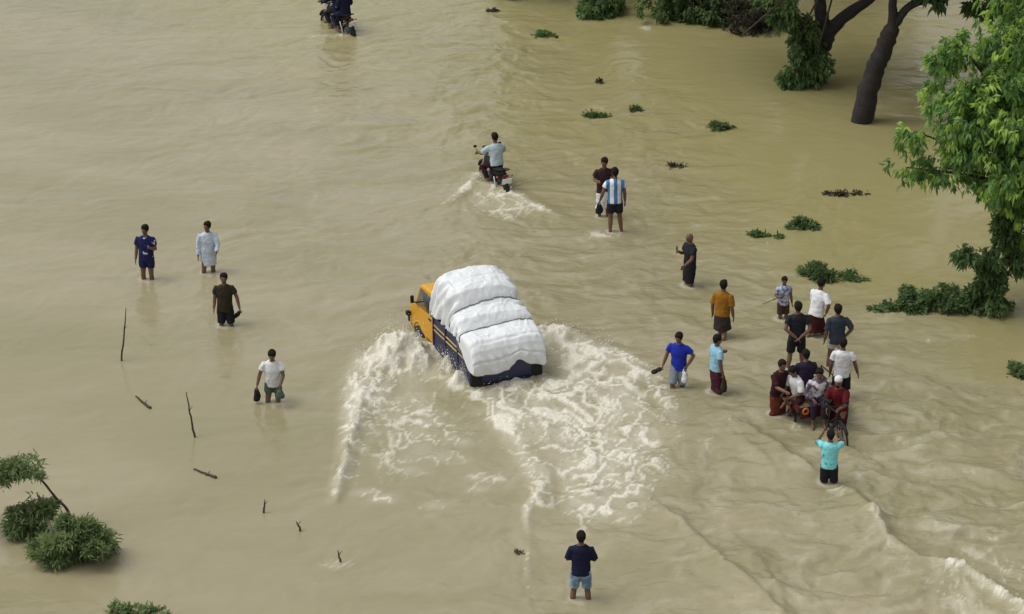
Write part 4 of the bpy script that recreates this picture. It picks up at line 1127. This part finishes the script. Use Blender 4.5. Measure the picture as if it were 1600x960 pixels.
def bag(label, p, material, w_, h_, rz=0.0, name='bag'):
    o = empty(name, p, rz); tag(o, label, 'bag')
    MB().loft([(Vector((0, 0, -.04)), Vector((w_ * .25, 0, 0)), Vector((0, .03, 0))), (Vector((0, 0, -.10)), Vector((w_ * .38, 0, 0)), Vector((0, .055, 0))), (Vector((.01, 0, -.08 - h_ * .5)), Vector((w_ * .5, 0, 0)), Vector((0, .075, 0))),
               (Vector((.0, 0, -.08 - h_ * .9)), Vector((w_ * .45, 0, 0)), Vector((0, .065, 0))), (Vector((0, 0, -.08 - h_)), Vector((w_ * .25, 0, 0)), Vector((0, .03, 0)))], 16).build('sack', material, o, remesh=.014, fold=.03)
    for k in (-1, 1):
        MB().tube([(-.05, k * .015, -.08), (-.025, k * .012, .0), (.025, k * .012, .0), (.05, k * .015, -.08)], .007, 6).build('handle', material, o)
    return o

sandals('black sandals in the hand of the olive shirted man', hands['olive']['L'], .4)
bag('dark bag hanging from the hand of the white shirted wader', hands['white_bags']['R'], F['black'], .16, .22, .5)
bag('green bag at the hip of the white shirted wader', hands['white_bags']['L'], F['green'], .2, .16, -.4)
sandals('black sandals swinging from the hand of the royal blue tee', hands['royal']['R'], .9, .9)
bag('white plastic bag held by the man in royal blue tee', hands['royal']['L'], F['white'], .15, .24, .2)
bag('dark bag hanging beside the striped jersey', hands['striped']['L'], F['blackblue'], .20, .2, .3)
bag('dark cloth bag carried behind the maroon lungi', hands['sky']['R'], F['olive'], .16, .26, 1.2)
def phone(label, p, rz):
    o = empty('phone', p + Vector((0, 0, .05)), rz); tag(o, label, 'phone')
    MB().box((0, 0, 0), (.075, .010, .15)).build('case', 'black', o, bevel=.004)
    MB().box((0, .0062, 0), (.066, .002, .135)).build('screen', 'glass', o)
phone('dark phone held up by the bald man in black', hands['black_bald']['R'], R(118))
phone('dark phone raised by the man in the aqua tee', (hands['aqua']['R'] + hands['aqua']['L']) / 2, R(172))
q = hands['boy']['R']
o = empty('held_stick', q); limb(o, 'shaft', [Vector((.05, 0, .03)), Vector((-.15, -.05, -.02)), Vector((-.42, -.1, -.12))], [.010, .010, .006], 5, 'stick', n=6)
MB().tube([(-.15, -.05, -.02), (-.2, -.08, .06)], [.006, .003], 5).build('twig', 'stick', o)
tag(o, 'thin stick in the hand of the small boy', 'stick')

# ------------------------------------------------------------------ motorcycles
def spoked(parent, c, r, tr_, n_sp=18, sr=.004, mat_='rubber'):
    t = empty('wheel', c); t.parent = parent
    MB().torus((0, 0, 0), r - tr_, tr_, 30, 8).build('tyre', mat_, t)
    MB().torus((0, 0, 0), r - tr_ * 2.1, tr_ * .35, 30, 6).build('rim', 'chrome', t)
    m = MB()
    for k in range(n_sp):
        a = 2 * math.pi * k / n_sp
        m.tube([((-1) ** k * .03, 0, 0), (0, math.cos(a) * (r - tr_ * 2), math.sin(a) * (r - tr_ * 2))], sr, 4)
    m.tube([(-.05, 0, 0), (.05, 0, 0)], .03, 10)
    m.build('spokes', 'steel', t)
    return t

def motorcycle(loc, rot, label):
    t = empty('motorcycle', loc, rot); tag(t, label, 'motorcycle', 'motorcycles in the flood')
    spoked(t, (0, -.62, .30), .30, .055, 10, .012); spoked(t, (0, .66, .30), .30, .048, 10, .012)
    MB().tube([(0, .48, .86), (0, .2, .62), (0, -.1, .5), (0, -.25, .42)], .03, 8).tube([(0, .46, .8), (0, .35, .4), (0, .0, .28), (0, -.25, .38)], .025, 8).build('frame', 'black', t)
    MB().box((0, .12, .42), (.24, .34, .30)).ell((0, .24, .5), (.10, .12, .14)).build('engine', 'steel', t, bevel=.02)
    MB().ell((0, .22, .80), (.14, .28, .13)).build('fuel_tank', 'black', t)
    MB().loft([(Vector((0, y, z)), Vector((w_, 0, 0)), Vector((0, 0, .05))) for y, z, w_ in ((.0, .80, .09), (-.2, .78, .13), (-.5, .82, .13), (-.66, .85, .10))], 14).build('seat', 'black', t)
    MB().loft([(Vector((0, y, z)), Vector((w_, 0, 0)), Vector((0, 0, h_))) for y, z, w_, h_ in ((-.05, .66, .10, .08), (-.4, .70, .12, .08), (-.75, .80, .07, .05))], 12).build('tail_panel', 'black', t)
    for s in (-1, 1):
        MB().tube([(s * .08, .42, .92), (s * .08, .66, .30)], .022, 8).build('fork', 'chrome', t)
        MB().tube([(s * .16, -.45, .64), (s * .16, -.62, .30)], .022, 8).build('shock', 'chrome', t)
        m_ = MB().ell((s * .34, .42, 1.20), (.05, .02, .035)).build('mirror', 'black', t)
        MB().tube([(s * .28, .38, 1.06), (s * .34, .42, 1.19)], .008, 5).build('mirror_stalk', 'black', m_)
        MB().ell((s * .2, -.76, .74), (.03, .03, .025)).build('indicator', 'orange_deco', t)
        MB().tube([(s * .10, .05, .30), (s * .28, .05, .30)], .02, 6).build('footpeg', 'rubber', t)
    MB().tube([(-.38, .28, 1.04), (-.24, .36, 1.05), (-.1, .42, .98), (.1, .42, .98), (.24, .36, 1.05), (.38, .28, 1.04)], .016, 8).build('handlebar', 'black', t)
    MB().ell((0, .54, .95), (.11, .10, .11)).build('headlight', 'lamp_clear', t)
    MB().box((0, .50, 1.08), (.2, .05, .14), Matrix.Rotation(-.5, 3, 'X')).build('cowl', 'black', t, bevel=.03)
    MB().tube([(.16, .2, .28), (.18, -.2, .28), (.2, -.72, .38)], [.028, .04, .05], 10).build('exhaust', 'chrome', t)
    MB().tube([(0, .66 + .36 * math.cos(a), .30 + .36 * math.sin(a)) for a in np.linspace(.5, 2.6, 9)], .05, 8).build('mudguard', 'black', t)
    MB().tube([(0, -.62 + .38 * math.cos(a), .30 + .38 * math.sin(a)) for a in np.linspace(.9, 3.3, 9)], .055, 8).build('mudguard', 'black', t)
    MB().tube([(-.14, -.45, .84), (-.12, -.80, .92), (.12, -.80, .92), (.14, -.45, .84)], .014, 6).build('grab_rail', 'black', t)
    MB().box((0, -.86, .78), (.14, .05, .07)).build('tail_light', 'lamp_red', t, bevel=.015)
    MB().box((0, -.93, .66), (.26, .012, .16), Matrix.Rotation(.25, 3, 'X')).build('number_plate', 'white', t, bevel=.004)
    return t

bk = motorcycle(BIKE_POS + Vector((0, 0, -BIKE_DEPTH)), BIKE_ROT, 'motorcycle with white number plate leaving a wake beyond the truck')
def on_bike(pos, rot, depth, y, z):
    return Vector((pos.x - math.sin(rot) * y, pos.y + math.cos(rot) * y, z - depth))
G2 = 'riders on the motorcycles'
seatz = .82
person('rider', 'rider in pale grey blue shirt on the motorcycle beyond the truck', math.degrees(BIKE_ROT), ('bars', 'bars'), ('ride', 'ride'), lean=10, top=F['greyblue'], top_kind='half', bottom=F['darkmaroon'], bot_len=1.8,
       loc=on_bike(BIKE_POS, BIKE_ROT, BIKE_DEPTH, -.22, seatz + .10 - .93), size=1.70, group=G2, grip=(True, True), hem=-.06)
bk2 = motorcycle(BIKE2_POS + Vector((0, 0, -BIKE2_DEPTH)), BIKE2_ROT, 'dark motorcycle cut by the top edge, carrying two people')
person('rider', 'rider in dark navy at the handlebar of the top edge motorcycle', math.degrees(BIKE2_ROT), ('bars', 'bars'), ('ride', 'ride'), lean=8, top=F['darkblue'], top_kind='long', bottom=F['black'], bot_len=1.8,
       loc=on_bike(BIKE2_POS, BIKE2_ROT, BIKE2_DEPTH, -.08, seatz + .10 - .93), size=1.70, group=G2, grip=(True, True))
person('rider', 'pillion passenger in dark blue behind the rider at the top edge', math.degrees(BIKE2_ROT), ('lap', 'lap'), ('ride', 'ride'), lean=4, top=F['navy'], top_kind='half', bottom=F['darkblue'], bot_len=1.8,
       loc=on_bike(BIKE2_POS, BIKE2_ROT, BIKE2_DEPTH, -.50, seatz + .12 - .93), size=1.68, group=G2)

# ------------------------------------------------------------------ rickshaw van
rv = empty('rickshaw_van', CART_POS + Vector((0, 0, -CART_DEPTH)), CART_ROT)
tag(rv, 'three wheeled rickshaw van with a wooden flatbed full of passengers', 'rickshaw van')
for s in (-1, 1):
    spoked(rv, (s * .52, 0, .34), .34, .026, 24, .004)
spoked(rv, (0, 1.42, .34), .34, .024, 24, .004)
MB().tube([(-.56, 0, .34), (.56, 0, .34)], .022, 8).build('axle', 'steel', rv)
for k in range(8):
    MB().box((-.49 + k * .14, -.12, .73 + .003 * (k % 3)), (.128, 1.36, .03)).build('plank', 'wood', rv, bevel=.005)
MB().box((0, -.74, .685), (1.1, .06, .06)).box((0, .50, .685), (1.1, .06, .06)).box((-.5, -.12, .683), (.05, 1.18, .06)).box((.5, -.12, .683), (.05, 1.18, .06)).build('bed_frame', 'wood', rv, bevel=.006)
for s in (-1, 1):
    MB().box((s * .40, 0, .52), (.05, .08, .30)).build('axle_bracket', 'steel', rv, bevel=.006)
MB().tube([(0, .5, .66), (0, .85, .45), (0, .98, .38)], .022, 8).tube([(0, .72, .86), (0, .80, .42)], .02, 8).tube([(0, .74, .80), (0, 1.22, .84)], .02, 8).tube([(0, .80, .42), (0, 1.24, .76)], .02, 8).build('frame', 'black', rv)
MB().tube([(.05, 1.42, .34), (.05, 1.26, .74), (0, 1.22, .9)], .014, 8).tube([(-.05, 1.42, .34), (-.05, 1.26, .74), (0, 1.22, .9)], .014, 8).build('fork', 'black', rv)
MB().tube([(-.28, .98, 1.02), (-.26, 1.14, 1.04), (-.1, 1.22, 1.0), (.1, 1.22, 1.0), (.26, 1.14, 1.04), (.28, .98, 1.02)], .013, 8).build('handlebar', 'black', rv)
MB().loft([(Vector((0, y, z)), Vector((w_, 0, 0)), Vector((0, 0, .03))) for y, z, w_ in ((.58, .93, .10), (.66, .93, .10), (.76, .92, .05), (.86, .91, .025))], 12).build('saddle', 'black', rv)
MB().tube([(0, 1.42 + .37 * math.cos(a), .34 + .37 * math.sin(a)) for a in np.linspace(.7, 2.8, 9)], .03, 6).build('mudguard', 'black', rv)
for s in (-1, 1):
    MB().tube([(s * .62, .38 * math.cos(a), .34 + .40 * math.sin(a)) for a in np.linspace(.5, 2.6, 9)], .035, 6).build('mudguard', 'maroon_paint', rv)
for s in (-1, 1):
    MB().box((s * .565, -.12, .70), (.03, 1.36, .16)).build('side_board', 'maroon_paint', rv, bevel=.006)
    MB().tube([(s * .55, -.76, .74), (s * .55, -.76, .98), (s * .55, -.2, 1.0), (s * .55, -.2, .74)], .014, 6).build('rail', 'black', rv)
pn_ = MB().box((.30, .565, .62), (.46, .02, .26)).build('front_board', 'maroon_paint', rv, bevel=.006)
MB().torus((0, 0, 0), .06, .024, 20, 6).build('flower_ornament', 'orange_deco', rv)
fo = bpy.data.objects['flower_ornament']; fo.parent = pn_; fo.location = (.42, .585, .66); fo.rotation_euler = (0, 0, math.pi / 2)

def on_cart(x, y, z):
    c, s = math.cos(CART_ROT), math.sin(CART_ROT)
    return Vector((CART_POS.x + c * x - s * y, CART_POS.y + s * x + c * y, z - CART_DEPTH))
G3 = 'passengers on the rickshaw van'
def rider(x, y, rot, label, **k):
    person('passenger', label, math.degrees(CART_ROT) + rot, loc=on_cart(x, y, .745 + .10 - .93), size=1.60, group=G3, **k)
rider(.34, .05, -75, 'passenger in white shirt with head bowed on the rickshaw van', arms=('lap', 'lap'), legs=('crossed', 'crossed'), lean=16, nod=24, top=F['white'], top_kind='half', bottom=F['darkmaroon'], bot_len=1.7)
rider(.02, .30, -20, 'passenger in white and mauve shawl sitting at the middle of the rickshaw van', arms=('lap', 'lap'), legs=('sit', 'sit'), lean=10, nod=14, top=blotch_fabric('shawl', rgb('#cfc9cb'), rgb('#57505c'), 4.0, .45, .52), top_kind='long', bottom=F['purple'], bot_kind='trousers', bot_len=1.7)
rider(-.05, -.45, 170, 'passenger in dark purple sitting at the back of the rickshaw van', arms=('lap', 'lap'), legs=('sit', 'sit'), lean=6, top=F['purple'], top_kind='half', bottom=F['black'], bot_len=1.6)

# ------------------------------------------------------------------ spray thrown up round the truck
def spray():
    rs = np.random.RandomState(5)
    pts = []
    for px, py, n_, sx, sy, sz_, zc, out in ((628, 556, 520, .28, .26, .20, .40, -.5), (600, 570, 220, .30, .30, .12, .20, -.5), (700, 584, 260, .10, .24, .16, .26, -.2), (722, 600, 200, .10, .2, .14, .24, 0), (582, 600, 160, .22, .3, .08, .12, -.3),
                                             (865, 522, 140, .35, .2, .08, .12, .3), (910, 540, 120, .4, .25, .06, .08, .2), (565, 640, 120, .2, .4, .06, .08, -.2), (790, 606, 120, .45, .2, .07, .06, 0), (745, 285, 70, .16, .16, .08, .06, 0), (785, 292, 70, .2, .16, .07, .05, 0)):
        p = at(px, py); n_ *= 2
        q = rs.normal(size=(n_, 3)) * np.array([sx, sy, sz_]) + np.array([p.x, p.y, zc])
        q[:, 2] = np.abs(q[:, 2]); q[:, 0] += out * np.abs(rs.normal(size=n_)) * .2
        pts.append(q)
    P_ = np.concatenate(pts)
    bmx = bmesh.new(); bmesh.ops.create_icosphere(bmx, subdivisions=0 or 1, radius=1.0)
    bv = np.array([v.co[:] for v in bmx.verts]); bf = np.array([[v.index for v in f.verts] for f in bmx.faces]); bmx.free()
    r_ = .004 + .008 * rs.rand(len(P_)) ** 4
    st = 1 + .5 * rs.rand(len(P_), 3)
    co = (bv[None] * (r_[:, None, None] * st[:, None, :]) + P_[:, None]).reshape(-1, 3)
    fc = (bf[None] + (np.arange(len(P_)) * len(bv))[:, None, None]).reshape(-1, 3)
    me = bpy.data.meshes.new('spray'); me.vertices.add(len(co)); me.vertices.foreach_set('co', co.astype(np.float32).ravel())
    me.loops.add(len(fc) * 3); me.loops.foreach_set('vertex_index', fc.astype(np.int32).ravel())
    me.polygons.add(len(fc)); me.polygons.foreach_set('loop_start', np.arange(0, len(fc) * 3, 3, dtype=np.int32))
    me.polygons.foreach_set('use_smooth', np.ones(len(fc), dtype=bool))
    me.update(calc_edges=True)
    o = bpy.data.objects.new('spray', me); COL.objects.link(o)
    me.materials.append(mat('spray', (0.74, 0.71, 0.60), rough=.6, var=.04))
    tag(o, 'drops of muddy spray thrown up round the truck and motorcycle', 'spray', kind='stuff')
spray()
